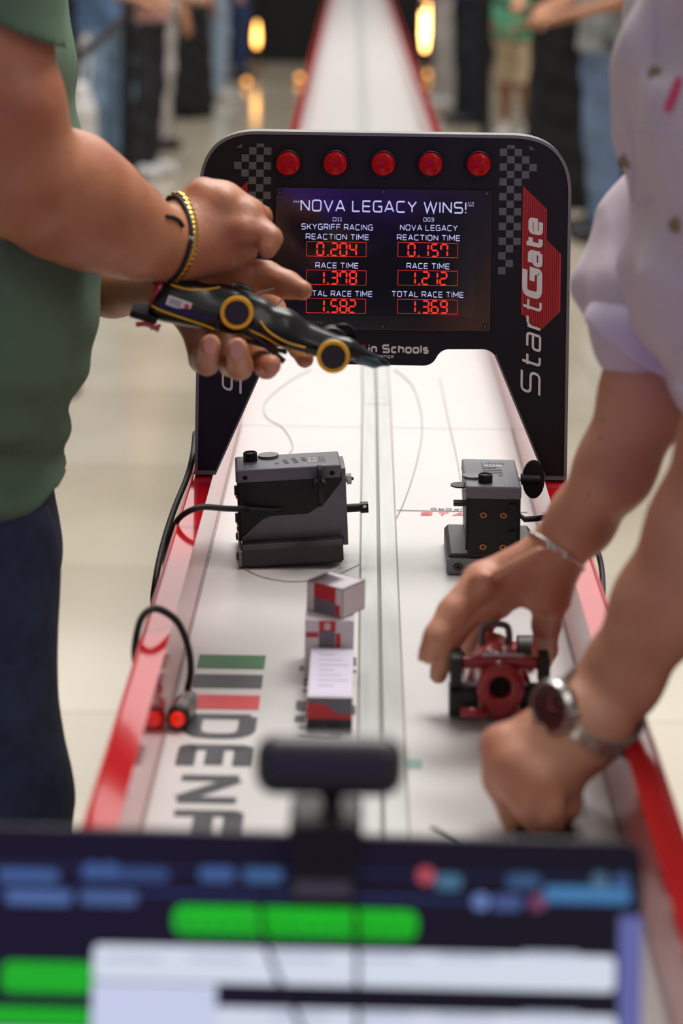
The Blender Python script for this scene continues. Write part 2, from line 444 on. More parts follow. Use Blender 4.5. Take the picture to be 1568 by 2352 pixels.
# ------------------------------------------------------------------ implicit surfaces -> one continuous mesh
class Field:
    def __init__(self, lo, hi, h):
        self.lo = np.array(lo, float); self.h = h
        self.n = np.maximum(((np.array(hi)-self.lo)/h).astype(int)+1, 4)
        self.D = np.full(tuple(self.n), 1.0, np.float32)
        self.ax = [(self.lo[i]+h*np.arange(self.n[i])).astype(np.float32) for i in range(3)]
    def sl(self, pts, r):
        P = np.array([tuple(p) for p in pts]); a = P.min(0)-r; b = P.max(0)+r
        i0 = np.clip(np.floor((a-self.lo)/self.h).astype(int), 0, self.n-1)
        i1 = np.clip(np.ceil((b-self.lo)/self.h).astype(int)+1, 1, self.n)
        return tuple(slice(int(i0[k]), int(max(i1[k], i0[k]+1))) for k in range(3))
    def grid(self, s):
        return (self.ax[0][s[0]][:, None, None], self.ax[1][s[1]][None, :, None], self.ax[2][s[2]][None, None, :])
    @staticmethod
    def cap(g, a, b, ra, rb, flat=None):
        X, Y, Z = g
        a = np.array(tuple(a), float); b = np.array(tuple(b), float)
        if flat is not None:
            w = np.array(tuple(flat[0]), float); w /= np.linalg.norm(w); q = flat[1]-1
            t = X*w[0]+Y*w[1]+Z*w[2]
            X = X+q*t*w[0]; Y = Y+q*t*w[1]; Z = Z+q*t*w[2]
            a = a+q*a.dot(w)*w; b = b+q*b.dot(w)*w
        d = b-a; L = max(d.dot(d), 1e-12)
        t = ((X-a[0])*d[0]+(Y-a[1])*d[1]+(Z-a[2])*d[2])/L
        t = np.clip(t, 0, 1)
        return np.sqrt((X-a[0]-t*d[0])**2+(Y-a[1]-t*d[1])**2+(Z-a[2]-t*d[2])**2)-(ra+(rb-ra)*t)
    @staticmethod
    def smin(a, b, k):
        if k <= 0: return np.minimum(a, b)
        h = np.clip(0.5+0.5*(b-a)/k, 0, 1)
        return b*(1-h)+a*h-k*h*(1-h)
    def add(self, a, b, ra, rb, k=0.0, flat=None):
        s = self.sl((a, b), max(ra, rb)+k+3*self.h)
        d = self.cap(self.grid(s), a, b, ra, rb, flat)
        self.D[s] = self.smin(self.D[s], d, k)
    def chain(self, pts, k=0.0, flat=None):
        for i in range(len(pts)-1):
            self.add(pts[i][0], pts[i+1][0], pts[i][1], pts[i+1][1], k, flat)
    def digits(self, chains, kin=0.004, kout=0.008):
        base = self.D.copy() if len(chains) > 1 else self.D
        for ch in chains:
            m = max(c[1] for c in ch)
            s = self.sl([c[0] for c in ch], m+kout+3*self.h); g = self.grid(s); f = None
            for i in range(len(ch)-1):
                d = self.cap(g, ch[i][0], ch[i+1][0], ch[i][1], ch[i+1][1])
                f = d if f is None else self.smin(f, d, kin)
            self.D[s] = np.minimum(self.D[s], self.smin(base[s], f, kout))
    def cut(self, p, n, pts, r):
        """remove what lies on the +n side of plane (p, n), within the box round pts"""
        s = self.sl(pts, r); X, Y, Z = self.grid(s)
        n = Vector(n).normalized()
        d = (X-p[0])*n[0]+(Y-p[1])*n[1]+(Z-p[2])*n[2]
        self.D[s] = np.maximum(self.D[s], d)
    def dent(self, a, b, ra, rb, k=0.003):
        s = self.sl((a, b), max(ra, rb)+k+3*self.h)
        d = -self.cap(self.grid(s), a, b, ra, rb)
        self.D[s] = -self.smin(-self.D[s], -d, k)
    def wrinkle(self, amp, fn):
        X = self.ax[0][:, None, None]; Y = self.ax[1][None, :, None]; Z = self.ax[2][None, None, :]
        self.D += (amp*fn(X, Y, Z)).astype(np.float32)
    def mesh(self, name, m, parent=None, smooth_it=2):
        D = self.D; h = self.h
        D[0], D[-1], D[:, 0], D[:, -1], D[:, :, 0], D[:, :, -1] = 1, 1, 1, 1, 1, 1
        S = D < 0
        c = S[:-1, :-1, :-1].astype(np.uint8)
        for i in (0, 1):
            for j in (0, 1):
                for k in (0, 1):
                    if i or j or k:
                        c = c+S[i:S.shape[0]-1+i, j:S.shape[1]-1+j, k:S.shape[2]-1+k]
        act = np.argwhere((c > 0) & (c < 8)).astype(np.int32)
        idx = np.full(c.shape, -1, np.int32); idx[act[:, 0], act[:, 1], act[:, 2]] = np.arange(len(act))
        C = {}
        for i in (0, 1):
            for j in (0, 1):
                for k in (0, 1):
                    C[(i, j, k)] = D[act[:, 0]+i, act[:, 1]+j, act[:, 2]+k]
        acc = np.zeros((len(act), 3)); cnt = np.zeros(len(act))
        for ax in range(3):
            for o1 in (0, 1):
                for o2 in (0, 1):
                    p = [0, 0, 0]; oth = [q for q in range(3) if q != ax]
                    p[oth[0]] = o1; p[oth[1]] = o2; q = list(p); q[ax] = 1
                    a = C[tuple(p)]; b = C[tuple(q)]
                    msk = (a < 0) != (b < 0)
                    t = np.where(msk, a/np.where(np.abs(a-b) < 1e-12, 1, a-b), 0)
                    pos = np.zeros((len(act), 3)); pos[:, oth[0]] = o1; pos[:, oth[1]] = o2; pos[:, ax] = t
                    acc += pos*msk[:, None]; cnt += msk
        V = self.lo+(act+acc/cnt[:, None])*h
        faces = []
        for ax in range(3):
            a = [slice(None)]*3; b = [slice(None)]*3
            a[ax] = slice(0, -1); b[ax] = slice(1, None)
            e = S[tuple(a)] != S[tuple(b)]
            E = np.argwhere(e)
            o = [q for q in range(3) if q != ax]
            ok = (E[:, o[0]] > 0) & (E[:, o[1]] > 0) & (E[:, o[0]] < S.shape[o[0]]-1) & (E[:, o[1]] < S.shape[o[1]]-1)
            E = E[ok]
            ins = S[E[:, 0], E[:, 1], E[:, 2]]
            def cell(d0, d1):
                F = E.copy(); F[:, o[0]] += d0; F[:, o[1]] += d1
                return idx[F[:, 0], F[:, 1], F[:, 2]]
            q = np.stack([cell(-1, -1), cell(0, -1), cell(0, 0), cell(-1, 0)], 1)
            flip = ins if ax != 1 else ~ins
            q[~flip] = q[~flip][:, ::-1]
            faces.append(q)
        Q = np.concatenate(faces).astype(np.int32)
        # laplacian touch-up
        for _ in range(smooth_it):
            s = np.zeros_like(V); n = np.zeros(len(V))
            for i in range(4):
                a = Q[:, i]; b = Q[:, (i+1) % 4]
                for k3 in range(3):
                    s[:, k3] += np.bincount(a, V[b, k3], len(V))+np.bincount(b, V[a, k3], len(V))
                n += np.bincount(a, minlength=len(V))+np.bincount(b, minlength=len(V))
            V = V*0.5+0.5*s/np.maximum(n, 1)[:, None]
        V = V-np.array(tuple(root_o(parent)))
        me = bpy.data.meshes.new(name)
        me.vertices.add(len(V)); me.vertices.foreach_set('co', V.astype(np.float32).ravel())
        me.loops.add(len(Q)*4); me.loops.foreach_set('vertex_index', Q.ravel())
        me.polygons.add(len(Q)); me.polygons.foreach_set('loop_start', np.arange(0, len(Q)*4, 4, dtype=np.int32))
        me.polygons.foreach_set('loop_total', np.full(len(Q), 4, np.int32))
        me.polygons.foreach_set('use_smooth', np.ones(len(Q), bool))
        me.update(calc_edges=True); me.validate()
        me.materials.append(M[m] if isinstance(m, str) else m)
        ob = bpy.data.objects.new(name, me); COL.objects.link(ob)
        if parent is not None: ob.parent = parent
        return ob

def bvh_of(ob, offset=Vector((0, 0, 0))):
    me = ob.data
    vs = [v.co+offset for v in me.vertices]
    return BVHTree.FromPolygons(vs, [tuple(p.vertices) for p in me.polygons])

def ring_on(bvh, c, axis, n=40, off=0.001, rmax=0.09, tilt=None):
    axis = Vector(axis).normalized(); c = Vector(c)
    a = axis.orthogonal().normalized(); b = axis.cross(a)
    out = []
    for i in range(n):
        t = 2*PI*i/n; d = a*math.cos(t)+b*math.sin(t)
        hit = bvh.ray_cast(c+d*rmax, -d, rmax)
        if hit[0] is not None: out.append(hit[0]+d*off)
        elif out: out.append(out[-1].copy())
    return out

# ================================================================== THE HALL
fl = thing('floor', 'polished cream stone floor of the hall in large square slabs', 'floor', (0, 0, 0))
del fl['label']; del fl['category']; fl['kind'] = 'structure'
mb = MB(); mb.use('grout'); mb.box((-14, -6, -0.06), (14, 40, -0.012)); obj('bedding', mb, None, fl)
TS = 0.9
tile_me = None
for i in range(-5, 6):
    for j in range(0, 24):
        x = 0.3+i*TS; y = 1.0+j*TS
        if tile_me is None:
            mb = MB(); g = 0.0012
            mb.box((-TS/2+g, -TS/2+g, -0.012), (TS/2-g, TS/2-g, 0.0))
            o = obj('tile', mb, 'tile', fl); tile_me = o.data
        else:
            o = bpy.data.objects.new('tile', tile_me); COL.objects.link(o); o.parent = fl
        o.location = (x, y, 0)
mb = MB(); mb.use('tile')
x0, x1, y0, y1 = 0.3-5.5*TS, 0.3+5.5*TS, 1.0-TS/2, 1.0+23.5*TS
for a in ((-14, -6, x0, 40), (x1, -6, 14, 40), (x0, -6, x1, y0), (x0, y1, x1, 40)):
    mb.box((a[0], a[1], -0.012), (a[2], a[3], 0))
obj('paving', mb, None, fl, kind='stuff')
# black backdrop at the end of the hall
mb = MB(); mb.use('wallblack')
mb.box((-9, 20.4, 0), (9, 20.55, 4.2))
for i in range(18): mb.box((-9+i, 20.385, 0), (-8.99+i, 20.4, 4.2))
wb = obj('wall_back', mb, None, None, kind='structure')

# unseen glowing screen added behind the camera for the violet reflection in the gate
vw = thing('added_violet_screen', 'unseen blue and violet glowing screen added behind the camera, inferred from the reflection in the gate screen', 'screen', (-1.0, -4.2, 0), local=True)
mb = MB(); mb.use('black'); mb.box((-1.1, -.08, 0), (1.15, 0, 1.75)); obj('cabinet', mb, None, vw, bevel=.01)
vm = mat('violet_screen_glow', '101020', .4, emit='5A35D0', estr=4.0)
nt = vm.node_tree; t_ = nt.nodes.new('ShaderNodeTexCoord'); g_ = nt.nodes.new('ShaderNodeTexNoise'); g_.inputs['Scale'].default_value = 1.6
r_n = nt.nodes.new('ShaderNodeValToRGB'); r_n.color_ramp.elements[0].position = .35; r_n.color_ramp.elements[0].color = rgb('2A1C9C'); r_n.color_ramp.elements[1].position = .7; r_n.color_ramp.elements[1].color = rgb('8A3CE0')
nt.links.new(t_.outputs['Object'], g_.inputs['Vector']); nt.links.new(g_.outputs['Fac'], r_n.inputs[0]); nt.links.new(r_n.outputs[0], nt.nodes['Principled BSDF'].inputs['Emission Color'])
mb = MB(); mb.box((-1.05, 0, .04), (1.1, .004, 1.70)); obj('violet_glow', mb, vm, vw)

# ================================================================== THE TRACK
XL, XR = -0.161, 0.200
FH = 0.070     # height of the red flange over the deck
CX = 0.021     # guide rail
tr = thing('race_track', 'long white model-car race track with glossy red sides and a grey central guide rail', 'race track', (CX, 1.27, 0))
def bend(y): return 0.0 if y < 2.9 else -0.0074*(y-2.9)
def trk(poly, y0, y1, m, name, z=DECK, kind=None, label=None, bevel=0):
    mb = MB(); mb.use(m)
    n = len(poly)
    vs = [(p[0]+bend(y0), y0, z+p[1]) for p in poly]+[(p[0]+bend(y1), y1, z+p[1]) for p in poly]
    fs = [list(range(n)), list(range(2*n-1, n-1, -1))]+[[i, i+n, (i+1) % n+n, (i+1) % n] for i in range(n)]
    mb.add(vs, fs)
    return obj(name, mb, None, tr, kind=kind, label=label, bevel=bevel)
cuts = [1.27, 2.9, 5.4, 7.9, 10.4, 12.9, 15.4, 17.9, 20.2]
for k in range(len(cuts)-1):
    a, b = cuts[k]+0.0008, cuts[k+1]-0.0008
    d = trk([(XL, 0), (XR, 0), (XR, -0.018), (XL, -0.018)], a, b, 'deck', 'deck_panel')
    # red side: vertical inner wall and level flange with a small outer lip
    w = 0.0245
    tl = 0.001   # the wall leans a touch outward
    trk([(XL, -0.018), (XL-tl, FH), (XL-w, FH), (XL-w, FH-0.035), (XL-w+0.003, FH-0.035), (XL-w+0.003, FH-0.004), (XL-0.004, FH-0.004), (XL-0.003, -0.018)], a, b, 'red', 'side_rail')
    trk([(XR, -0.018), (XR+tl, FH), (XR+w, FH), (XR+w, FH-0.035), (XR+w-0.003, FH-0.035), (XR+w-0.003, FH-0.004), (XR+0.004, FH-0.004), (XR+0.003, -0.018)], a, b, 'red', 'side_rail')
    trk([(XL-w, FH), (XL-w+0.0022, FH), (XL-w+0.0022, FH+0.0022), (XL-w, FH+0.0022)], a, b, 'redlip', 'rail_lip')
    trk([(XR+w, FH), (XR+w-0.0022, FH), (XR+w-0.0022, FH+0.0022), (XR+w, FH+0.0022)], a, b, 'redlip', 'rail_lip')
    # guide rail: two aluminium strips either side of a slot
    if k == 0:
        a2, b2 = a, 3.06
    else:
        a2, b2 = (3.0608 if k == 1 else a), b
    for s in (-1, 1):
        x0, x1 = (CX-0.0185, CX-0.002) if s < 0 else (CX+0.002, CX+0.0185)
        trk([(x0, 0), (x1, 0), (x1, 0.0035), (x0+0.0012 if s < 0 else x1, 0.0035), (x0, 0.0035)], a2, b2, 'alu', 'guide_rail_strip')
        xe = CX+s*0.0195
        trk([(xe-0.001, 0), (xe+0.001, 0), (xe+0.001, 0.0012), (xe-0.001, 0.0012)], a2, b2, 'seam', 'rail_edging')
    trk([(CX-0.0022, 0), (CX+0.0022, 0), (CX+0.0022, 0.0008), (CX-0.0022, 0.0008)], a2, b2, 'groove', 'rail_slot')
    mb = MB(); mb.use('grey')
    for yy in ((a+b)/2,):
        for x in (XL+0.02, XR-0.02):
            mb.box((x-0.015+bend(yy), yy-0.015, 0), (x+0.015+bend(yy), yy+0.015, DECK-0.018))
        mb.box((XL+bend(yy), yy-0.02, DECK-0.05), (XR+bend(yy), yy+0.02, DECK-0.018))
    obj('support_trestle', mb, None, tr)
# dark seam along the foot of each side
for x in (XL+0.0012, XR-0.0012):
    trk([(x-0.0005, 0), (x+0.0005, 0), (x+0.0005, 0.0003), (x-0.0005, 0.0003)], 1.27, 2.9, 'seam', 'edge_joint')

# deck print
def dprint(name, m, fn):
    mb = MB(); mb.use(m); fn(mb); return obj(name, mb, None, tr)
DZ = DECK+0.0004
yST = deck(1000, 1174).y
def bars(v0, v1, m, name):
    ya = deck(530, v0).y; yb = deck(530, v1).y
    dprint(name, m, lambda mb: mb.add([(-0.147, yb, DZ), (-0.0855, yb, DZ), (-0.0855, ya, DZ), (-0.147, ya, DZ)], [[0, 1, 2, 3]]))
bars(1505, 1536, 'pgreen', 'green_stripe')
bars(1550, 1581, 'print', 'grey_stripe')
bars(1597, 1630, 'pred', 'red_stripe')
yD = deck(530, 1641).y
yF = deck(530, 1862).y
# lettering that runs towards the camera, letter tops to the right
put_len = None
def biglet(mb):
    q, adv = text_polys('DENFORD', .25, .26)
    # distance from D to the start of F fixes the scale
    q3, adv3 = text_polys('DEN', .25, .26)
    sc = (yD-yF)/(adv3+.26)
    put_text(mb, 'DENFORD', (-0.147, yD, DECK), (0, -1, 0), (1, 0, 0), (0, 0, 1), 0.0615, adv*sc, w=.25, gap=.26)
dprint('lettering', 'print', biglet)
yR = deck(1330, 1822).y
def biglet2(mb):
    q, adv = text_polys('DENFORD', .25, .26)
    q3, adv3 = text_polys('DEN', .25, .26)
    sc = (yD-yF)/(adv3+.26)
    put_text(mb, 'ENFORD', (0.118, yR, DECK), (0, -1, 0), (1, 0, 0), (0, 0, 1), 0.0615, adv*sc*0.85, w=.25, gap=.26)
dprint('lettering', 'print', biglet2)
yS = deck(690, 1500).y
yS2 = deck(690, 1690).y
dprint('lettering', 'print', lambda mb: put_text(mb, 'F1 in Schools', (-0.0535, yS, DECK), (0, -1, 0), (1, 0, 0), (0, 0, 1), 0.052, yS-deck(690, 1790).y, w=.17, gap=.22, shear=.3))
dprint('start_line', 'print', lambda mb: (
    mb.add([(CX+0.021, yST-0.0015, DZ), (XR-0.008, yST-0.0015, DZ), (XR-0.008, yST+0.0015, DZ), (CX+0.021, yST+0.0015, DZ)], [[0, 1, 2, 3]]),
    mb.add([(XL+0.008, yST-0.0015, DZ), (CX-0.021, yST-0.0015, DZ), (CX-0.021, yST+0.0015, DZ), (XL+0.008, yST+0.0015, DZ)], [[0, 1, 2, 3]])))
dprint('lettering', 'print', lambda mb: put_text(mb, 'DENFORD', (CX+0.118, yST+0.012, DECK), (-1, 0, 0), (0, -1, 0), (0, 0, 1), 0.008, 0.058, w=.2))
dprint('lettering', 'pred', lambda mb: put_text(mb, 'START', (CX+0.046, yST-0.0195, DECK), (1, 0, 0), (0, 1, 0), (0, 0, 1), 0.0145, 0.09, w=.24, shear=.25))
dprint('lettering', 'pred', lambda mb: put_text(mb, 'START', (XL+0.035, yST-0.0195, DECK), (1, 0, 0), (0, 1, 0), (0, 0, 1), 0.0145, 0.09, w=.24, shear=.25))
# cross joint of the guide rail
yJ = deck(870, 934).y
dprint('rail_joint', 'groove', lambda mb: mb.box((CX-0.0185, yJ-0.001, DECK+0.0033), (CX+0.0185, yJ+0.001, DECK+0.0037)))
dprint('tape_mark', 'pteal', lambda mb: mb.box((deck(925, 1750).x, deck(925, 1765).y, DECK), (deck(968, 1750).x, deck(925, 1745).y, DECK+0.0004)))
dprint('pen_mark', 'print', lambda mb: mb.tube([deck(990, 1902)+Vector((0, 0, .001)), deck(1040, 1925)+Vector((0, 0, .001)), deck(1095, 1950)+Vector((0, 0, .001))], 0.0009))

# ================================================================== START GATE
SG = 2.1
YG = FPX/(SG*1000)
RT = DECK+FH+0.0022
gx = lambda u, v: W(u, v, SG).x
gz = lambda u, v: W(u, v, SG).z
gL, gR = gx(450, 1090), gx(1299, 1000)
gT = gz(880, 309)
gate = thing('start_gate', 'black start gate with red signal lamps and results screen standing across the track', 'start gate', ((gL+gR)/2, YG, RT))
def P2(u, v, r=0): return (gx(u, v), gz(u, v), r)
gc = (gL+gR)/2
inb = gx(496, 1092); insh = gx(600, 864)
outer = [(gL, RT), (gL, gT, 0.063), (gR, gT, 0.063), (gR, RT)]
hz = gz(880, 840); nz_ = gz(1065, 802)
iR = [P2(1254, 1104), P2(1137, 815, .016), P2(1118, 802, .008), P2(1012, 802, .010), P2(992, 840, .012)]
iR[0] = (iR[0][0], RT, 0)
iL = [(2*gc-p[0], p[1], p[2]) for p in reversed(iR)]
poly = fillet(outer+iR+iL, closed=True, seg=16)
TH = 0.016
mb = MB(); mb.use('gateblack')
mb.prism([(p.x, p.y) for p in poly], YG, YG+TH)
gp = obj('panel', mb, None, gate)
def edge_strip(pts, w, d0, d1, m, name, parent, inset=0.0):
    mb = MB(); mb.use(m)
    L, R = ribbon(pts, w)
    for i in range(len(pts)-1):
        q = [L[i], R[i], R[i+1], L[i+1]]
        mb.prism([(p.x, p.y) for p in q], YG-d0, YG+d1)
    return obj(name, mb, None, parent)
edge_strip(fillet([(p[0], p[1]) + tuple(p[2:]) for p in outer], seg=16), 0.0034, 0.0012, TH+0.006, 'gatetrim', 'edge_trim', gate)
for (a, b) in ((gL, inb), (iR[0][0], gR)):
    mb = MB(); mb.use('gatetrim'); mb.box((a, YG-0.002, RT), (b, YG+TH+0.004, RT+0.004)); obj('foot_trim', mb, None, gate)
for pts in (iR[:2], iL[-2:]):
    edge_strip([Vector(p[:2]) for p in pts], 0.002, 0.0008, TH, 'gatetrim', 'inner_trim', gate)
def flatpoly(mb, pts, d): mb.add([(p[0], YG-d, p[1]) for p in pts], [list(range(len(pts)))])
# checker print
px = 1/(SG*1000)
rows = [(1,), (0, 2), (1, 3), (0, 2, 4), (1, 3), (0, 2), (1,), (0, 2), (1,), (0, 2), (1,), (0, 2), (1,), (0, 2), (1,), (0,), (1,), (0,)]
for side in (1, -1):
    mb = MB(); mb.use('chk')
    q = 17.0*px
    x0 = gx(1143.5, 600) if side > 0 else gx(619, 600)
    z0 = gz(1150, 341) if side > 0 else gz(600, 338)
    for r, cs in enumerate(rows):
        for c in cs:
            hh = q if r else q*0.5
            a = x0+side*c*q; b = x0+side*(c+1)*q; zt = z0-(r-1)*q; zb = zt-q
            if r == 0: zt = z0+q*0.5; zb = z0
            flatpoly(mb, [(min(a, b), zb), (max(a, b), zb), (max(a, b), zt), (min(a, b), zt)], 0.0005)
    a = x0+side*4.0*q; b = x0+side*4.8*q
    flatpoly(mb, [(a, z0-0.1*q), (b, z0-q*0.1), (a, z0+0.4*q)], 0.0005)
    obj('checker_print', mb, None, gate)
    # red flash with fine black pinstripes
    crop = [(307,403),(515,610),(512,875),(637,1000),(630,1500),(450,1672),(370,1600),(290,1515)]
    R = [P2(1120+cx/3.795, 320+cy/3.795)[:2] for cx, cy in crop]
    if side < 0: R = [(2*gc-p[0], p[1]) for p in R]
    mb = MB(); mb.use('redvinyl'); flatpoly(mb, R, 0.0005); obj('red_flash', mb, None, gate)
    mb = MB(); mb.use('gateblack')
    xs = [307+16.2*k for k in range(1, 20)]
    for cx in xs:
        # vertical extent of the flash at this column
        top = 403+(cx-307) if cx < 514 else 875+(cx-514)*1.02
        bot = (1515+(cx-290)*1.0 if cx < 450 else 1672-(cx-450)*0.95)
        a = P2(1120+cx/3.795, 320+top/3.795); b = P2(1120+(cx-6)/3.795, 320+bot/3.795)
        w = 0.00022
        pts = [(b[0]-w, b[1]), (b[0]+w, b[1]), (a[0]+w, a[1]), (a[0]-w, a[1])]
        if side < 0: pts = [(2*gc-p[0], p[1]) for p in pts]
        flatpoly(mb, pts, 0.0008)
    obj('pinstripes', mb, None, gate)
    # StartGate lettering, reading upwards
    mb = MB(); mb.use('white')
    xb = gx(1243.5, 700) if side > 0 else gx(558, 700)
    zb = gz(1215, 911) if side > 0 else gz(530, 907)
    zg = gz(1230, 694) if side > 0 else gz(545, 690)
    zt = gz(1230, 497) if side > 0 else gz(545, 493)
    hgt = 46*px
    put_text(mb, 'Start', (xb, YG, zb), (0, 0, 1), (-1, 0, 0), (0, -1, 0), hgt, (zg-zb), w=.115, gap=.19, shear=.28, lift=.0011)
    put_text(mb, 'G', (xb, YG, zg+0.002), (0, 0, 1), (-1, 0, 0), (0, -1, 0), hgt, 0.0335, w=.26, gap=.14, shear=.2, lift=.0011)
    put_text(mb, 'ate', (xb, YG, zg+0.0375), (0, 0, 1), (-1, 0, 0), (0, -1, 0), hgt*0.93, (zt-zg)-0.041, w=.235, gap=.1, shear=.2, lift=.0011)
    obj('lettering', mb, None, gate)
# five signal lamps
for (u, v) in ((662, 374), (770, 374), (880, 375), (988.5, 375.5), (1099, 376)):
    c = Vector((gx(u, v), YG, gz(u, v)))
    T = Matrix.Translation(c) @ Matrix.Rotation(PI/2, 4, 'X')
    mb = MB(); mb.use('black')
    mb.lathe([(0.0133, 0), (0.0148, 0.0), (0.0148, 0.006), (0.0142, 0.0075), (0.0134, 0.0075), (0.0130, 0.003)], T, 48)
    bz = obj('lamp_bezel', mb, None, gate, smooth=True)
    mb = MB(); mb.use('lens')
    R0 = 0.0131
    mb.lathe([(R0, 0.002), (R0, 0.006), (R0*0.93, 0.0078), (R0*0.75, 0.0092), (R0*0.5, 0.0101), (R0*0.25, 0.0106), (0, 0.0108)], T, 48)
    ln = obj('lamp_lens', mb, None, bz, smooth=True)
# screen
mb = MB(); mb.use('acrylic')
zl, zr = gz(632, 757), gz(632, 432)
def rrect(x0, z0, x1, z1, r): return [(p.x, p.y) for p in fillet([(x0, z0, r), (x1, z0, r), (x1, z1, r), (x0, z1, r)], closed=True)]
mb.prism(rrect(gx(631, 600), gz(880, 756.5), gx(1127.5, 600), gz(880, 433.5), 0.003), YG-0.003, YG)
cov = obj('screen_cover', mb, None, gate, bevel=0.0005)
for (u, v) in ((643, 440.5), (880, 439), (1117, 443), (878, 748), (1113, 747.5), (640, 745)):
    c = Vector((gx(u, v), YG-0.003, gz(u, v)))
    mb = MB(); mb.use('blacksoft'); mb.cyl(c, c+Vector((0, -0.0016, 0)), 0.0030, 0.0026, 20); sc_ = obj('screw', mb, None, gate)
    mb = MB(); mb.use('brass'); mb.cyl(c+Vector((0, -0.0016, 0)), c+Vector((0, -0.0019, 0)), 0.0012, 0.0012, 8); obj('screw_socket', mb, None, sc_)
mb = MB(); mb.use('display')
mb.prism(rrect(gx(667, 600), gz(880, 723.5), gx(1090, 600), gz(880, 458), 0.0005), YG-0.0034, YG-0.003)
dis = obj('display', mb, None, cov)
YD = YG-0.0034
mbw = MB(); mbw.use('scrwhite')
def scr(s, ul, ur, vt, vb, w=.15, gap=.24, m=mbw):
    um = (ul+ur)/2; a = gx(ul, vb); b = gx(ur, vb)
    z0 = gz(um, vb); h = gz(um, vt)-z0
    put_text(m, s, (a, YD, z0), (1, 0, 0), (0, 0, 1), (0, -1, 0), h, b-a, w=w, gap=gap)
scr('NOVA LEGACY WINS!', 690, 1070, 459.5, 487, .135, .22)
scr('D11', 764, 785, 497.5, 507); scr('D03', 972, 996, 498.5, 508)
scr('SKYGRIFF RACING', 692, 856, 513, 527); scr('NOVA LEGACY', 918, 1050, 515, 529)
scr('REACTION TIME', 702, 847, 536, 549.5); scr('REACTION TIME', 911, 1056, 538, 551.5)
scr('RACE TIME', 724, 823, 601.5, 615); scr('RACE TIME', 933, 1032, 603, 616.5)
scr('TOTAL RACE TIME', 691, 855, 666, 679.5); scr('TOTAL RACE TIME', 899, 1064, 668, 681.5)
scr('10:0.0.1', 674, 690, 460, 464, .2, .3); scr('V:1.0', 1073, 1087, 462.5, 466.5, .2, .3); scr('1.0.0.2', 1073, 1087, 469, 473, .2, .3)
obj('screen_lettering', mbw, None, cov)
SEG = {'0': 'abcdef', '1': 'bc', '2': 'abged', '3': 'abgcd', '4': 'fgbc', '5': 'afgcd', '6': 'afgcde', '7': 'fabc', '8': 'abcdefg', '9': 'abfgcd'}
def seg_digit(mb, ch, x, z, w, h, t):
    S = {'a': ((0, h), (w, h)), 'b': ((w, h), (w, h/2)), 'c': ((w, h/2), (w, 0)), 'd': ((0, 0), (w, 0)), 'e': ((0, h/2), (0, 0)), 'f': ((0, h), (0, h/2)), 'g': ((0, h/2), (w, h/2))}
    for s in SEG[ch]:
        (a0, b0), (a1, b1) = S[s]
        p0 = Vector((x+a0, z+b0)); p1 = Vector((x+a1, z+b1)); d = (p1-p0).normalized(); n = Vector((-d.y, d.x))*t/2
        g = t*0.25; e = t*0.62
        A = p0+d*g; B = p1-d*g
        pts = [A, A+d*e*0.6+n, B-d*e*0.6+n, B, B-d*e*0.6-n, A+d*e*0.6-n]
        mb.add([(p.x, YD-0.0005, p.y) for p in pts], [[0, 1, 2, 3, 4, 5]])
def sevens(txt, ul, ur, vt, vb, xs):
    """xs: left pixel of every digit, in order"""
    mbd = MB(); mbd.use('scrred')
    z0 = gz((ul+ur)/2, vb); z1 = gz((ul+ur)/2, vt); a = gx(ul, (vt+vb)/2); b = gx(ur, (vt+vb)/2)
    t = 0.00042
    for (p, q, r, s) in ((a, z0, b, z0+t), (a, z1-t, b, z1), (a, z0, a+t, z1), (b-t, z0, b, z1)):
        mbd.add([(p, YD-0.0004, q), (r, YD-0.0004, q), (r, YD-0.0004, s), (p, YD-0.0004, s)], [[0, 1, 2, 3]])
    zz = gz((ul+ur)/2, vb-2.5); hh = (gz((ul+ur)/2, vt+3.5)-zz)
    i = 0
    for ch in txt:
        if ch == '.':
            c = gx(xs[i]-5, vb-3); mbd.add([(c-.0009, YD-.0005, zz-.0006), (c+.0009, YD-.0005, zz-.0006), (c+.0009, YD-.0005, zz+.0012), (c-.0009, YD-.0005, zz+.0012)], [[0, 1, 2, 3]])
            continue
        seg_digit(mbd, ch, gx(xs[i]+2, vb), zz, 14.5*px, hh, 0.0019); i += 1
    obj('screen_digits', mbd, None, cov)
sevens('0.204', 704, 841, 554, 588, [726, 758, 779, 801])
sevens('1.378', 704, 841, 619, 653, [727, 758, 779, 801])
sevens('1.582', 703, 840, 684, 718, [727, 758, 779, 799])
sevens('0.157', 913, 1051, 556, 590, [935, 966, 988, 1010])
sevens('1.212', 913, 1050, 620, 654.5, [936, 967, 987, 1008])
sevens('1.369', 912, 1050, 686, 719.5, [936, 967, 988, 1009])
mb = MB(); mb.use('chk')
put_text(mb, 'DENFORD', (gx(672, 742), YG-0.003, gz(700, 742)), (1, 0, 0), (0, 0, 1), (0, -1, 0), 0.0032, gx(743, 742)-gx(672, 742), w=.22)
obj('maker_lettering', mb, None, cov)
mb = MB(); mb.use('white')
put_text(mb, 'in Schools', (gx(845, 811), YG, gz(915, 811.5)), (1, 0, 0), (0, 0, 1), (0, -1, 0), 0.0098, gx(984, 811)-gx(845, 811), w=.24, gap=.13, lift=.0006)
put_text(mb, 'Challenge', (gx(842, 821), YG, gz(870, 821)), (1, 0, 0), (0, 0, 1), (0, -1, 0), 0.0035, gx(904, 821)-gx(842, 821), w=.16, gap=.2, lift=.0006)
obj('lettering', mb, None, gate)
mb = MB(); mb.use('redvinyl')
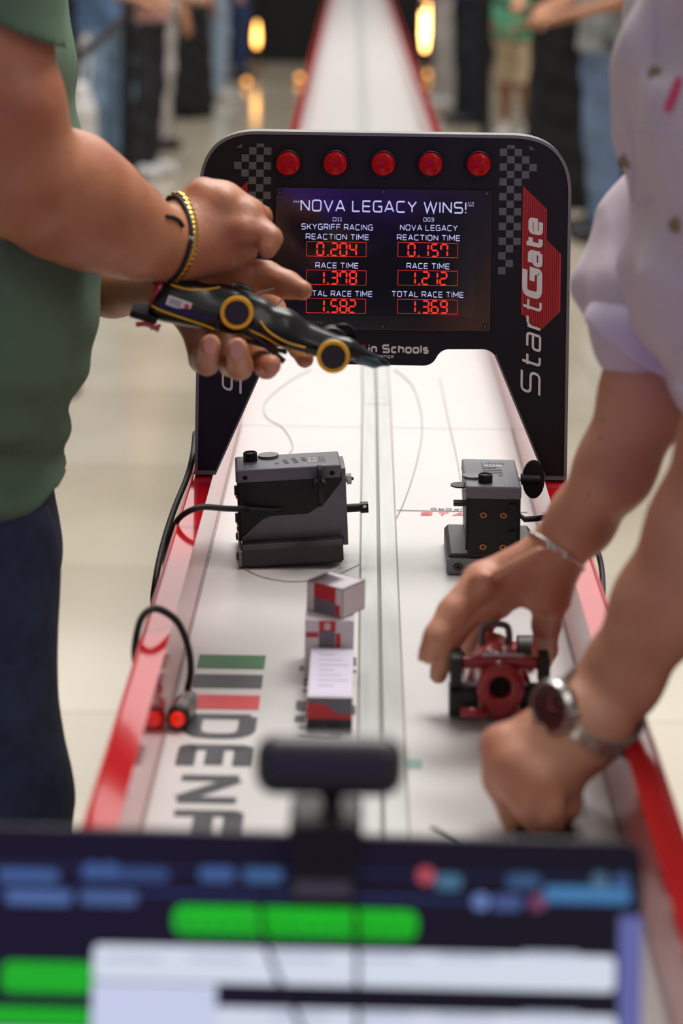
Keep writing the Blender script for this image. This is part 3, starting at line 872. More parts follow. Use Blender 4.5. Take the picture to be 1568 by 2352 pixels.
put_text(mb, 'F1', (gx(795, 811), YG, gz(815, 811.5)), (1, 0, 0), (0, 0, 1), (0, -1, 0), 0.0098, gx(836, 811)-gx(795, 811), w=.26, gap=.13, shear=.3, lift=.0006)
obj('lettering', mb, None, gate)

# ================================================================== START BOXES
def start_box(label, ub, vb, s, rz):
    """local frame: x along the box (0..L), -y is the face with cable and paddle"""
    L, Wd, H = 0.112, 0.054, 0.118
    c = W(ub, vb, s)
    o = thing('start_box', label, 'launch box', (c.x, c.y, DECK), 'launch boxes on the two lanes', local=True, rz=rz)
    # foot blocks
    mb = MB(); mb.use('darkgrey')
    prof = [(-0.047, 0.002), (-0.047, 0.022), (-0.043, 0.0275), (0.043, 0.0275), (0.047, 0.022), (0.047, 0.002)]
    mb.add([(0.004, p[0], p[1]) for p in prof]+[(L-0.002, p[0], p[1]) for p in prof],
           [list(range(6)), list(range(11, 5, -1))]+[[i, i+6, (i+1) % 6+6, (i+1) % 6] for i in range(6)])
    obj('foot_block', mb, None, o, bevel=0.0008)
    mb = MB(); mb.use('blacksoft'); mb.box((0.004, -0.046, 0), (L-0.004, 0.046, 0.0022)); obj('rubber_pad', mb, None, o)
    mb = MB(); mb.use('greyplate')
    pr = fillet([(-0.048, 0.0015, .003), (0.048, 0.0015, .003), (0.048, 0.022, .003), (-0.048, 0.022, .003)], closed=True)
    n = len(pr)
    mb.add([(0.0, p.x, p.y) for p in pr]+[(0.0036, p.x, p.y) for p in pr], [list(range(n)), list(range(2*n-1, n-1, -1))]+[[i, i+n, (i+1) % n+n, (i+1) % n] for i in range(n)])
    ep = obj('end_plate', mb, None, o)
    for y in (-0.036, 0.036):
        mb = MB(); mb.use('darkgrey'); mb.cyl((0.0, y, 0.0115), (-0.0022, y, 0.0115), 0.0052, 0.0046, 20); mb.use('hole'); mb.cyl((-0.0022, y, 0.0115), (-0.0024, y, 0.0115), 0.002, 0.002, 6)
        obj('screw', mb, None, ep)
    # grey body shell and black covers
    sl = -0.008/0.118
    def slab(x0, x1, y0, y1, z0, z1, m, name, bevel=0.0012):
        mb = MB(); mb.use(m); mb.box((x0, y0, z0), (x1, y1, z1)); return obj(name, mb, None, o, bevel=bevel)
    slab(0.006, L+0.002, -0.024, 0.024, 0.026, 0.108, 'grey', 'body')
    for y0, y1, nm in ((-0.0285, -0.0238, 'side_cover'), (0.0238, 0.0285, 'side_cover')):
        mb = MB(); mb.use('black')
        pts = fillet([(0.003, 0.108), (0.003, 0.032), (0.027, 0.054, .006), (0.036, 0.0575, .006), (0.075, 0.0575, .012), (0.094, 0.071, .006), (0.112, 0.097, .004), (0.112, 0.108)], closed=True)
        mb.prism([(p.x, p.y) for p in pts], y0, y1)
        sc2 = obj(nm, mb, None, o, bevel=0.0006)
    mb = MB(); mb.use('grey'); 
    pts = [(0.004, 0.026), (L+0.002, 0.026), (L+0.002, 0.097), (0.112, 0.097), (0.094, 0.071), (0.075, 0.0575), (0.036, 0.0575), (0.027, 0.054), (0.004, 0.031)]
    mb.prism(pts, -0.0265, 0.0265); obj('skirt', mb, None, o, bevel=0.0005)
    mb = MB(); mb.use('black'); mb.box((0.001, -0.026, 0.027), (0.0062, 0.026, 0.108)); ec = obj('end_cover', mb, None, o, bevel=0.0008)
    for y in (-0.0105, 0.0105):
        for z in (0.038, 0.080):
            mb = MB(); mb.use('brass'); mb.cyl((0.001, y, z), (-0.0006, y, z), 0.0040, 0.0037, 20); mb.use('hole'); mb.cyl((-0.0006, y, z), (-0.0008, y, z), 0.0018, 0.0018, 8)
            obj('screw', mb, None, ec)
    # lid
    mb = MB(); mb.use('grey')
    mb.box((0.0, -0.029, 0.101), (L, 0.029, H))
    lid = obj('lid', mb, None, o, bevel=0.0022)
    for x in (0.010, L-0.010):
        for y, d in ((-0.029, -1), (0.029, 1)):
            mb = MB(); mb.use('hole'); mb.cyl((x, y, 0.108), (x, y+d*0.0004, 0.108), 0.0028, 0.0028, 16); obj('screw_hole', mb, None, lid)
    mb = MB(); mb.use('black')
    mb.lathe([(0.0075, 0), (0.0075, 0.010), (0.0068, 0.0112), (0.0058, 0.0112), (0.0054, 0.0095), (0, 0.0095)], Matrix.Translation((0.0165, 0.008, H)), 28)
    kn = obj('knob', mb, None, o, smooth=False)
    mb = MB(); mb.use('greyplate')
    mb.lathe([(0.011, 0), (0.011, 0.0035), (0, 0.0035)], Matrix.Translation((0.036, 0.02, H-0.0005)), 28); obj('boss', mb, None, o)
    mb = MB(); mb.use('black')
    for r in range(4):
        for c_ in range(6):
            if (r+c_) % 2 == 0 and not (r == 0 and c_ > 4) and not (r == 3 and c_ < 1):
                x = 0.042+c_*0.0052+r*0.0042; y = -0.012+r*0.0052
                mb.add([(x, y, H+.0003), (x+.0048, y, H+.0003), (x+.0048, y+.0048, H+.0003), (x, y+.0048, H+.0003)], [[0, 1, 2, 3]])
    obj('checker_print', mb, None, lid)
    mb = MB(); mb.use('white')
    put_text(mb, 'Box', (0.078, -0.016, H), (0, 1, 0), (-1, 0, 0), (0, 0, 1), 0.0085, 0.016, w=.24, gap=.12) if False else None
    put_text(mb, 'BOX', (0.0865, -0.013, H), (0, 1, 0), (-1, 0, 0), (0, 0, 1), 0.0085, 0.020, w=.24, gap=.14)
    obj('lettering', mb, None, lid)
    mb = MB(); mb.use('black')
    put_text(mb, 'Start', (0.0955, -0.016, H), (0, 1, 0), (-1, 0, 0), (0, 0, 1), 0.0075, 0.026, w=.1, gap=.18)
    obj('lettering', mb, None, lid)
    for dx in (0.0, 0.009):
        mb = MB(); mb.use('carwhite'); mb.cyl((0.013+dx, -0.014, H), (0.013+dx, -0.014, H+0.0005), 0.0014, 0.0014, 10); obj('indicator_light', mb, None, lid)
    # launch side (+x): nut, plunger rod
    mb = MB(); mb.use('grey'); mb.box((L-0.001, -0.0255, 0.014), (L+0.0045, 0.0255, 0.112)); obj('face_plate', mb, None, o, bevel=0.0006)
    mb = MB(); mb.use('nylon'); mb.cyl((L+0.003, 0, 0.090), (L+0.011, 0, 0.090), 0.0045, 0.0045, 20); mb.cyl((L+0.007, 0, 0.090), (L+0.0115, 0, 0.090), 0.0072, 0.0072, 8); mb.use('darkgrey'); mb.cyl((L+0.0115, 0, 0.090), (L+0.014, 0, 0.090), 0.0022, 0.0022, 10)
    obj('adjusting_nut', mb, None, o)
    mb = MB(); mb.use('black'); mb.cyl((L+0.003, 0, 0.052), (L+0.022, 0, 0.052), 0.0052, 0.0052, 20)
    mb.box((L+0.020, -0.0052, 0.0465), (L+0.0285, 0.0052, 0.0575))
    rod = obj('launch_plunger', mb, None, o)
    mb = MB(); mb.use('silver'); mb.cyl((L+0.0245, -0.0052, 0.0548), (L+0.0245, -0.0056, 0.0548), 0.0020, 0.0020, 14); obj('plunger_pin', mb, None, rod)
    # winged knob
    mb = MB(); mb.use('steel'); mb.cyl((0.088, -0.0275, 0.099), (0.088, -0.0345, 0.099), 0.0032, 0.0032, 6); obj('spacer_nut', mb, None, o)
    mb = MB(); mb.use('black')
    mb.cyl((0.088, -0.0345, 0.099), (0.088, -0.055, 0.099), 0.0078, 0.0074, 20)
    el = [(-0.048+0.0122*math.cos(t)*1.0, 0.099+0.0262*math.sin(t)) for t in [2*PI*i/32 for i in range(32)]]
    n = 32
    mb.add([(0.0855, p[0], p[1]) for p in el]+[(0.0905, p[0], p[1]) for p in el], [list(range(n)), list(range(2*n-1, n-1, -1))]+[[i, i+n, (i+1) % n+n, (i+1) % n] for i in range(n)])
    obj('wing_knob', mb, None, o, bevel=0.001)
    # small lugs on the blunt end / far side
    for z in (0.0885, 0.106):
        mb = MB(); mb.use('darkgrey'); mb.cyl((0.02, 0.027, z), (0.02, 0.041, z), 0.0042, 0.0042, 14) if z < 0.1 else mb.lathe([(0, 0), (0.010, 0), (0.010, 0.002), (0, 0.002)], Matrix.Translation((0.03, 0.034, 0.108)), 20)
        obj('lug', mb, None, o)
    for z in (0.088, 0.046, 0.086):
        pass
    mb = MB(); mb.use('black')
    for z in (0.050, 0.085): mb.box((-0.002, -0.024, z), (0.003, -0.016, z+0.010))
    obj('cover_clip', mb, None, o)
    # cable gland in its hollow
    mb = MB(); mb.use('blacksoft'); 
    mb.tube([(0.052, -0.027, 0.067), (0.040, -0.031, 0.0655), (0.026, -0.033, 0.068), (0.010, -0.034, 0.0705)], 0.0026, 8)
    obj('cable_gland', mb, None, o)
    return o, c
boxL, cL = start_box('grey and black launch box on the left lane, wide side to the camera', 545, 1306, 2.185, 0.07)
boxL.location = (deck(545, 1290).x, deck(550, 1307).y+0.047, DECK+.0006); boxL.rotation_euler.y = -.055
boxR, cR = start_box('grey and black launch box on the right lane, its four brass screws facing the camera', 1130, 1318, 2.2, PI/2)
pR = deck(1014, 1322)
boxR.location = (pR.x+0.053, pR.y+0.002, DECK)
boxL.scale = (1, 1, .83); boxR.scale = (1, 1, .79)
bpy.context.view_layer.update()

# ------------------------------------------------------------------ cables
def cable(name, label, pts, r=0.0031, m='blacksoft', group=None):
    mb = MB(); mb.use(m); mb.tube(pts, r, 8, 8)
    o = obj(name, mb, None, None, smooth=True); tag(o, label, 'cable', group); return o
mwL = boxL.matrix_world; mwR = boxR.matrix_world
pL = mwL @ Vector((0.012, -0.036, 0.0705))
cable('power_cable', 'black cable running from the left launch box over the left red rail', [pL+Vector((-.002, 0, 0)), W(520, 1168, 2.26), W(462, 1165, 2.28), W(418, 1184, 2.28), W(392, 1222, 2.27), W(382, 1262, 2.26), W(379, 1305, 2.24), W(388, 1365, 2.2), W(400, 1450, 2.2)], 0.0030)
cable('power_cable', 'black cable hanging down the outside of the left rail from behind the gate', [W(452, 1010, 2.06)+Vector((-.004, .03, 0)), W(443, 1045, 2.08), W(430, 1095, 2.1), W(398, 1175, 2.15), W(372, 1260, 2.2), W(357, 1335, 2.24), W(353, 1395, 2.24), W(372, 1460, 2.22)], 0.0034)
pR2 = mwR @ Vector((0.014, -0.036, 0.0705))
cable('power_cable', 'black cable leaving the right launch box and hanging outside the right rail', [pR2, W(1232, 1191, 2.16), W(1290, 1185, 2.2), W(1340, 1215, 2.22), W(1368, 1258, 2.24), W(1381, 1305, 2.26), W(1384, 1370, 2.3), W(1380, 1440, 2.32)], 0.0030)
bs = 2.66
bt = deck(407, 1680)+Vector((0, 0, 0.0105))
bb = bt+Vector((0.006, 0.046, 0.0))
rb = thing('push_button', 'silver hand-held push button with a red tip lying on the left lane', 'push button', (bt.x, bt.y+0.015, DECK))
d = (bt-bb).normalized()
mb = MB(); mb.use('steel'); mb.cyl(bb, bb+d*0.012, 0.0078, 0.0095, 24); mb.cyl(bb+d*0.012, bt-d*0.006, 0.0098, 0.0098, 24); mb.cyl(bb+d*0.016, bb+d*0.020, 0.0104, 0.0104, 24); obj('housing', mb, None, rb)
mb = MB(); mb.use('blacksoft'); mb.cyl(bt-d*0.006, bt, 0.0102, 0.0094, 24); obj('collar', mb, None, rb)
mb = MB(); mb.use('buttonred'); mb.cyl(bt, bt+d*0.003, 0.0066, 0.0058, 24); obj('push_cap', mb, None, rb)
cable('button_cable', 'black looped cable of the red-tipped push button, arching over the left rail', [bb, W(431, 1585, 2.62), W(438, 1545, 2.64), W(433, 1490, 2.64), W(412, 1435, 2.64), W(382, 1407, 2.65), W(352, 1398, 2.66), W(326, 1418, 2.67), W(312, 1468, 2.68), W(311, 1520, 2.68), W(330, 1590, 2.60)], 0.0031)
# thin tether filament on the deck
def dk(u, v): return deck(u, v)+Vector((0, 0, 0.0011))
cable('tether_filament', 'thin grey tether line curling over the right lane from behind the gate', [dk(905, 850), dk(945, 885), dk(965, 940), dk(969, 990), dk(962, 1040), dk(948, 1095), dk(925, 1160), dk(905, 1200)], 0.0006, 'filament')
cable('tether_filament', 'thin grey tether line curving round the foot of the left launch box', [dk(545, 1290), dk(580, 1318), dk(640, 1335), dk(700, 1336), dk(770, 1322), dk(830, 1296)], 0.0005, 'filament')
cable('tether_filament', 'faint tether line snaking on the left lane under the gate', [dk(715, 850), dk(660, 880), dk(610, 925), dk(612, 960), dk(650, 985), dk(672, 1025), dk(660, 1050)], 0.0005, 'filament')
cable('tether_filament', 'fine straight tether line on the right lane beside the right launch box', [dk(1010, 870), dk(1028, 960), dk(1050, 1060), dk(1068, 1180)], 0.0005, 'filament')

# ================================================================== CARTRIDGE CARTONS
ba = deck(757, 1680); 
xa0 = deck(704, 1680).x; xa1 = deck(808, 1680).x; ya0 = deck(757, 1682).y
HA = 0.030
ya1 = ya0+0.118
ca = thing('carton', 'long white carton lying flat with a plain paper label and red wave end', 'carton', ((xa0+xa1)/2, ya0, DECK), 'cartridge cartons beside the guide rail')
mb = MB(); mb.use('card'); mb.box((xa0, ya0, DECK), (xa1, ya1, DECK+HA)); obj('box_body', mb, None, ca, bevel=0.0006)
mb = MB(); mb.use('paper'); mb.box((xa0+.002, ya0+.004, DECK+HA), (xa1-.002, ya1-.003, DECK+HA+.0004)); lb = obj('paper_label', mb, None, ca)
mb = MB(); mb.use('cgrey')
for k in range(7):
    y = ya1-0.018-k*0.0125; mb.box((xa0+.008, y, DECK+HA+.0004), (xa0+.022+.006*((k*37) % 3), y+.0008, DECK+HA+.0006))
obj('label_print', mb, None, lb)
w = xa1-xa0
f = ya0-0.0004
mb = MB(); mb.use('cgrey'); mb.box((xa0, f-.0001, DECK+.0115), (xa1, f+.0003, DECK+HA-.0005))
obj('grey_end_print', mb, None, ca)
mb = MB(); mb.use('cred')
mb.prism([(xa0, DECK+.0115), (xa1, DECK+.0115), (xa1, DECK+.0155), (xa0+w*.66, DECK+.0155), (xa0+w*.42, DECK+.0235), (xa0+w*.1, DECK+.0245), (xa0, DECK+.027)], f-.0006, f-.0001)
obj('red_wave_print', mb, None, ca)
mb = MB(); mb.use('cdark'); mb.box((xa0, f-.0004, DECK+.0005), (xa1, f+.0003, DECK+.0115)); obj('dark_band_print', mb, None, ca)
mb = MB(); mb.use('cgrey'); put_text(mb, 'CO2', (xa0+.008, f-.0005, DECK+.004), (1, 0, 0), (0, 0, 1), (0, -1, 0), 0.004, 0.009); obj('lettering', mb, None, ca)
# second carton standing behind the first
yb0 = ya1+0.004
sb = FPX/(yb0*1000)
xb0 = W(700, 1460, sb).x; xb1 = W(812, 1460, sb).x
zbt = W(757, 1424, sb).z
cb = thing('carton', 'white carton with red and grey panels standing behind the long flat one', 'carton', ((xb0+xb1)/2, yb0, DECK), 'cartridge cartons beside the guide rail')
mb = MB(); mb.use('card'); mb.box((xb0, yb0, DECK), (xb1, yb0+.06, zbt)); obj('box_body', mb, None, cb, bevel=0.0006)
def facep(m, u0, v0, u1, v1, nm, par, dep=.0003):
    a = W(u0, v1, sb); b = W(u1, v0, sb); mb = MB(); mb.use(m); mb.box((a.x, yb0-dep, a.z), (b.x, yb0, b.z)); obj(nm, mb, None, par)
facep('cred', 732, 1426, 771, 1450, 'red_panel', cb); facep('cgrey', 732, 1450, 769, 1487, 'grey_panel', cb)
facep('cred', 770, 1455, 782, 1488, 'red_tab', cb); facep('cred', 702, 1452, 731, 1463, 'red_band', cb)
mb = MB(); mb.use('white'); a = W(745, 1446, sb); put_text(mb, '8', (a.x, yb0-.0004, a.z), (1, 0, 0), (0, 0, 1), (0, -1, 0), 0.006, 0.005, w=.22); obj('lettering', mb, None, cb)
# third: small carton lying askew on top
c0 = W(775, 1424, sb)
co = thing('carton', 'small open white carton with red corner resting askew on top of the stack', 'carton', (c0.x-.002, yb0+.028, zbt+.0006), 'cartridge cartons beside the guide rail', local=True, rz=math.radians(-35))
hx, hy, hh = .020, .0175, .0265
mb = MB(); mb.use('card')
t = .001
mb.box((-hx, -hy, 0), (hx, hy, t)); mb.box((-hx, -hy, 0), (hx, -hy+t, hh)); mb.box((-hx, hy-t, 0), (hx, hy, hh)); mb.box((-hx, -hy, 0), (-hx+t, hy, hh)); mb.box((hx-t, -hy, 0), (hx, hy, hh)); mb.box((-hx, -hy, hh-t), (hx, hy, hh))
obj('box_body', mb, None, co)
mb = MB(); mb.use('cred'); mb.box((-hx+.008, -hy-.0003, hh*.5), (hx-.008, -hy, hh)); obj('red_panel', mb, None, co)
mb = MB(); mb.use('cgrey'); mb.box((-hx+.008, -hy-.0003, 0.001), (hx-.008, -hy, hh*.5)); obj('grey_panel', mb, None, co)
mb = MB(); mb.use('cred'); mb.box((hx-.008, -hy-.0003, 0.001), (hx-.003, -hy, hh*.42)); obj('red_tab', mb, None, co)
mb = MB(); mb.use('cred'); mb.box((-hx-.0003, -hy+.004, hh*.55), (-hx, hy-.006, hh*.95)); obj('red_tab', mb, None, co)
mb = MB(); mb.use('hole'); mb.cyl((-hx, 0.002, hh*.38), (-hx-.0005, 0.002, hh*.38), .0032, .0032, 16); obj('punched_hole', mb, None, co)
Tf = Matrix.Translation((-hx, -hy*0.2, hh)) @ Matrix.Rotation(math.radians(-28), 4, 'Y')
mb = MB(); mb.use('card'); mb.box((0, -hy*.8, 0), (hx*1.3, hy*.9, .0008), Tf); obj('lid_flap', mb, None, co)

# ================================================================== RED MODEL CAR (tail towards the camera)
rc = deck(1148, 1650)
sR = FPX/(rc.y*1000)
RX = W(1146, 1573, sR).x
car = thing('model_race_car', 'red model race car on the right lane, tail to the camera, under a hand', 'model car', (RX, rc.y-.026, DECK+.001), local=True)
# local: +y forward along the track, z up, origin at the tail on the deck
F = Field((-.05, -.01, -.002), (.05, .20, .075), .0016)
F.add((0, .008, .031), (0, .05, .031), .0205, .0205, 0)
F.add((0, .05, .031), (0, .10, .030), .0205, .016, .01)
F.add((0, .10, .028), (0, .185, .017), .014, .006, .01)
F.add((0, .018, .016), (0, .09, .014), .013, .011, .008)
F.add((-.018, .045, .022), (-.018, .095, .02), .011, .009, .008)
F.add((.018, .045, .022), (.018, .095, .02), .011, .009, .008)
F.add((0, .03, .047), (0, .06, .044), .008, .006, .01)
F.cut((0, .006, 0), (0, -1, 0), ((0, 0, .03),), .06)
F.dent((0, -.02, .032), (0, .052, .032), .0092, .0092, .001)
body = F.mesh('body', 'carred', car)
mb = MB(); mb.use('hole'); mb.cyl((0, .012, .032), (0, .050, .032), .0091, .0091, 28); obj('cartridge_bore', mb, None, car)
mb = MB(); mb.use('carred'); mb.tube([(-.034, .022, .0485), (0, .022, .0495), (.034, .022, .0485)], .0052, 14, 8)
rw = obj('rear_wing', mb, None, car, smooth=True)
mb = MB(); mb.use('carwhite'); mb.box((-.016, .0205, .0540), (.021, .0265, .0552)); obj('wing_decal', mb, None, rw)
for s in (-1, 1):
    mb = MB(); mb.use('tyre'); x = s*.037
    mb.box((x-.0055 if s < 0 else x-.004, .010, .031), (x+.004 if s < 0 else x+.0055, .034, .0565)); obj('wing_end_plate', mb, None, car, bevel=.0012)
    mb = MB(); mb.use('tyre'); mb.cyl((s*.020, .028, .0145), (s*.043, .028, .0145), .0145, .0145, 32); wh = obj('wheel', mb, None, car, bevel=.0012)
    mb = MB(); mb.use('carblue'); mb.cyl((s*.0185, .028, .0165), (s*.0235, .028, .0165), .0128, .0128, 28); obj('hub', mb, None, wh)
    mb = MB(); mb.use('tyre'); mb.cyl((s*.024, .155, .0135), (s*.040, .155, .0135), .0135, .0135, 32); obj('wheel', mb, None, car, bevel=.0012)
    mb = MB(); mb.use('carred'); mb.cyl((s*.003, .155, .0135), (s*.026, .155, .0135), .0025, .0025, 12); obj('axle', mb, None, car)
    mb = MB(); mb.use('carred'); mb.tube([(s*.012, .004, .0115), (s*.034, .003, .0125)], .0042, 12); obj('diffuser_bar', mb, None, car, smooth=True)
mb = MB(); mb.use('carred'); mb.box((-.042, .178, .004), (.042, .198, .0075)); obj('front_wing', mb, None, car, bevel=.001)
mb = MB(); mb.use('cargrey'); mb.tube([(-.0125, .088, .036), (-.012, .088, .052), (-.008, .088, .0590), (.008, .088, .0590), (.012, .088, .052), (.0125, .088, .036)], .0030, 10, 5); obj('halo', mb, None, car, smooth=True)

# ================================================================== DARK MODEL CAR (held over the track)
SC = 2.45
ang = math.radians(15.1)
o0 = W(355, 669, SC)
held = thing('model_race_car', 'black model race car with yellow-ringed wheels held in two hands before the gate', 'model car', tuple(o0), local=True)
held.rotation_euler = (math.radians(1), ang+PHI, math.radians(2))
F = Field((-.012, -.045, -.036), (.242, .045, .034), .0015)
F.add((.016, 0, -.001), (.075, 0, .002), .0215, .0185, 0)
F.add((.075, 0, .004), (.125, 0, .004), .0175, .0145, .012)
F.add((.125, 0, .003), (.19, 0, .000), .0125, .0085, .012)
F.add((.19, 0, .000), (.228, 0, -.0025), .0085, .0028, .008)
F.add((.010, -.012, -.008), (.062, -.017, -.004), .0135, .012, .010)
F.add((.010, .012, -.008), (.062, .017, -.004), .0135, .012, .010)
F.add((.100, -.012, -.004), (.165, -.010, -.006), .009, .007, .010)
F.add((.100, .012, -.004), (.165, .010, -.006), .009, .007, .010)
F.add((.060, 0, .016), (.10, 0, .015), .007, .005, .012)
F.cut((.002, 0, 0), (-1, 0, .15), ((0, 0, 0),), .06)
hb = F.mesh('body', 'carblack', held)
hbv = bvh_of(hb)
def prj(x, z, off=.0004):
    h = hbv.ray_cast(Vector((x, -.2, z)), Vector((0, 1, 0)))
    return (h[0]+Vector((0, -off, 0))) if h[0] is not None else Vector((x, -.015, z))
def cl(u, v):   # photo pixel -> car side coordinates
    dx, dv = u-355, v-690
    return ((dx*math.cos(ang)+dv*math.sin(ang))/(SC*1000), -(-dx*math.sin(ang)+dv*math.cos(ang))/(SC*1000))
def stripe(pts, r=.0009, m='yellow', nm='pinstripe'):
    mb = MB(); mb.use(m); P = smooth_path([Vector((*cl(*p), 0)) for p in pts], 8)
    mb.tube([prj(p.x, p.y) for p in P], r, 6, 1); return obj(nm, mb, None, held, smooth=True)
stripe([(372, 656), (400, 668), (440, 677), (480, 677), (505, 673)])
stripe([(352, 711), (380, 722), (430, 738), (470, 750), (498, 760)])
stripe([(600, 743), (620, 765), (660, 788), (705, 801)])
stripe([(570, 760), (610, 778), (660, 806), (700, 818), (735, 822)])
for (u, v, rr) in ((547, 717, .0152), (768, 811, .0152)):
    x, z = cl(u, v)
    for s in (-1, 1):
        mb = MB(); mb.use('tyre'); mb.cyl((x, s*.020, z), (x, s*.0345, z), rr*.98, rr*.98, 36)
        hw = obj('wheel', mb, None, held, bevel=.001)
        mb = MB(); mb.use('yellow')
        T = Matrix.Translation((x, s*.0346, z)) @ Matrix.Rotation(-s*PI/2, 4, 'X')
        mb.lathe([(rr*.75, -.001), (rr*.77, .0007), (rr*.99, .0007), (rr*1.01, -.001)], T, 40)
        obj('wheel_ring', mb, None, hw, smooth=False)
x, z = cl(415, 704)
mb = MB(); mb.use('white')
Tm = Matrix.Translation(prj(x, z, .0006)) @ Matrix.Rotation(math.radians(3), 4, 'Y')
mb.box((-.0115, -.0006, -.0045), (.0115, .0001, .0045), Tm); st = obj('sticker', mb, None, held)
mb = MB(); mb.use('cred'); mb.cyl((0, 0, 0), (0, -.0003, 0), .0026, .0022, 12); mb.v = [tuple(Tm @ (Vector(p)+Vector((.0075, -.0007, 0)))) for p in mb.v]; obj('sticker_emblem', mb, None, st)
mb = MB(); mb.use('cgrey')
for k in range(3): mb.box((-.0095, -.0009, -.0025+k*.002), (.002, -.0006, -.0017+k*.002), Tm)
obj('sticker_print', mb, None, st)
mb = MB(); mb.use('carred')
a = cl(352, 690)
mb.lathe([(.019, 0), (.0205, .002), (.0205, .006), (.018, .008)], Matrix.Translation((-.001, 0, -.001)) @ Matrix.Rotation(PI/2, 4, 'Y'), 32); obj('tail_collar', mb, None, held, smooth=True)
x, z = cl(338, 738)
mb = MB(); mb.use('blackfab'); mb.box((x-.014, -.026, z-.0035), (x+.012, .020, z+.003)); obj('rear_wing', mb, None, held, bevel=.001)
mb = MB(); mb.use('carblack'); mb.box((x+.002, -.003, z), (x+.016, .003, z+.016)); obj('wing_stay', mb, None, held)
x, z = cl(345, 752)
mb = MB(); mb.use('carred'); mb.tube([(x-.010, -.028, z-.003), (x, -.028, z), (x+.012, -.028, z-.002)], .0024, 8); mb.tube([(x+.004, -.028, z-.003), (x+.012, -.028, z+.003)], .0015, 8); obj('wing_flap', mb, None, held)
x, z = cl(645, 822)
mb = MB(); mb.use('carblack'); mb.box((x-.034, -.024, z+.0045), (x+.006, -.018, z+.008)); mb.tube([(x-.040, -.021, z+.016), (x-.018, -.021, z+.008), (x+.006, -.021, z-.003)], .0028, 8); obj('bargeboard', mb, None, held)
x, z = cl(846, 832)
F = Field((x-.02, -.016, z-.012), (x+.03, .016, z+.012), .0012)
F.add((x-.006, 0, z), (x+.008, 0, z-.001), .0072, .006, 0); F.add((x+.008, 0, z-.001), (x+.022, 0, z+.0005), .004, .002, .004)
F.mesh('nose_cap', 'carteal', held)
mb = MB(); mb.use('carblack'); x, z = cl(795, 790); mb.cyl((x, .026, z-.004), (x, .034, z-.004), .0125, .0125, 28); obj('far_wheel', mb, None, held)
# thread in the fingers
cable('tow_thread', 'pale loop of thread pinched by the thumb above the dark car', [W(560, 684, 2.36), W(600, 670, 2.36), W(640, 661, 2.36), W(674, 664, 2.36), W(655, 680, 2.36), W(636, 700, 2.36), W(615, 712, 2.36)], .0008, 'thread')

# ================================================================== LAPTOP, WEBCAM AND TABLE
tb = thing('side_table', 'grey laminate table at the head of the track, under the laptop', 'table', (0, .9, 0))
mb = MB(); mb.use('laminate'); mb.box((-.5, .55, .815), (.5, 1.255, .84)); obj('table_top', mb, None, tb, bevel=.003)
for x in (-.46, .46):
    for y in (.6, 1.2):
        mb = MB(); mb.use('grey'); mb.cyl((x, y, 0), (x, y, .816), .018, .018, 12); obj('leg', mb, None, tb)
SL = 4.2
tl = W(1478, 1943, SL)                        # top right corner of the lid
lw, lh = .372, .235
lap = thing('laptop', 'open laptop with dark blue toolbar and green text on its screen, nearest the camera', 'laptop', (tl.x-lw/2, tl.y, .84), local=True, rz=math.radians(1.0))
zt = tl.z-.84
tilt = math.radians(8)
# lid frame: origin at top right corner; x to the left is negative, w downwards
TL = Matrix.Translation((lw/2, 0, zt)) @ Matrix.Rotation(-tilt, 4, 'X') @ Matrix.Rotation(math.radians(.9), 4, 'Y')
lh = (zt-.018)/math.cos(tilt)
mb = MB(); mb.use('laptop')
rr = fillet([(-lw, -lh, .004), (0, -lh, .004), (0, 0, .011), (-lw, 0, .011)], closed=True)
mb.prism([(p.x, p.y) for p in rr], 0, .006, TL); lid = obj('lid', mb, None, lap)
mb = MB(); mb.use('laptop')
ybk = -lh*math.sin(tilt)
mb.box((-lw/2, -.235+ybk, 0), (lw/2, .012+ybk, .016)); obj('base', mb, None, lap, bevel=.003)
mb = MB(); mb.use('blacksoft')
for r in range(5):
    for c_ in range(14): mb.box((-lw/2+.02+c_*.0238, -.10+ybk-r*.02, .016), (-lw/2+.041+c_*.0238, -.083+ybk-r*.02, .0175))
obj('keyboard', mb, None, lap, kind='stuff')
mb = MB(); mb.use('grey'); mb.box((-.055, -.225+ybk, .016), (.055, -.15+ybk, .0163)); obj('touchpad', mb, None, lap)
# screen contents, measured on the lid: pixel offsets from the top right corner
def sp(u, v):
    du = (u-1478)/(SL*1000); dv = (v-1943)/(SL*1000)
    return (du*1.0+dv*.016, -(dv-du*.03)/math.cos(tilt))
em = {}
def emit(name, c, s):
    if name not in em: em[name] = mat(name, '0A0A0A', .4, emit=c, estr=s)
    return em[name]
def spanel(nm, c, s, u0, v0, u1, v1, dep, r=0):
    a = sp(u0, v0); b = sp(u1, v1)
    q = [(a[0], b[1]), (b[0], b[1]), (b[0], a[1]), (a[0], a[1])]
    if r: q = [(p.x, p.y) for p in fillet([(*p, r) for p in q], closed=True)]
    mb = MB(); mb.prism(q, -dep, -dep+.0001, TL)
    return obj(nm, mb, emit('screen_'+nm+c, c, s), lid)
spanel('display', '0C0C12', .6, -70, 1990, 1468, 2560, .0003)
spanel('toolbar', '1E2A50', .8, -70, 1972, 1462, 2024, .0005)
spanel('toolbar', '24386A', .8, -70, 2024, 1462, 2078, .0006)
spanel('address_bar', '3F76A6', 1, 1250, 2032, 1448, 2072, .0008, .003)
rng = random.Random(3)
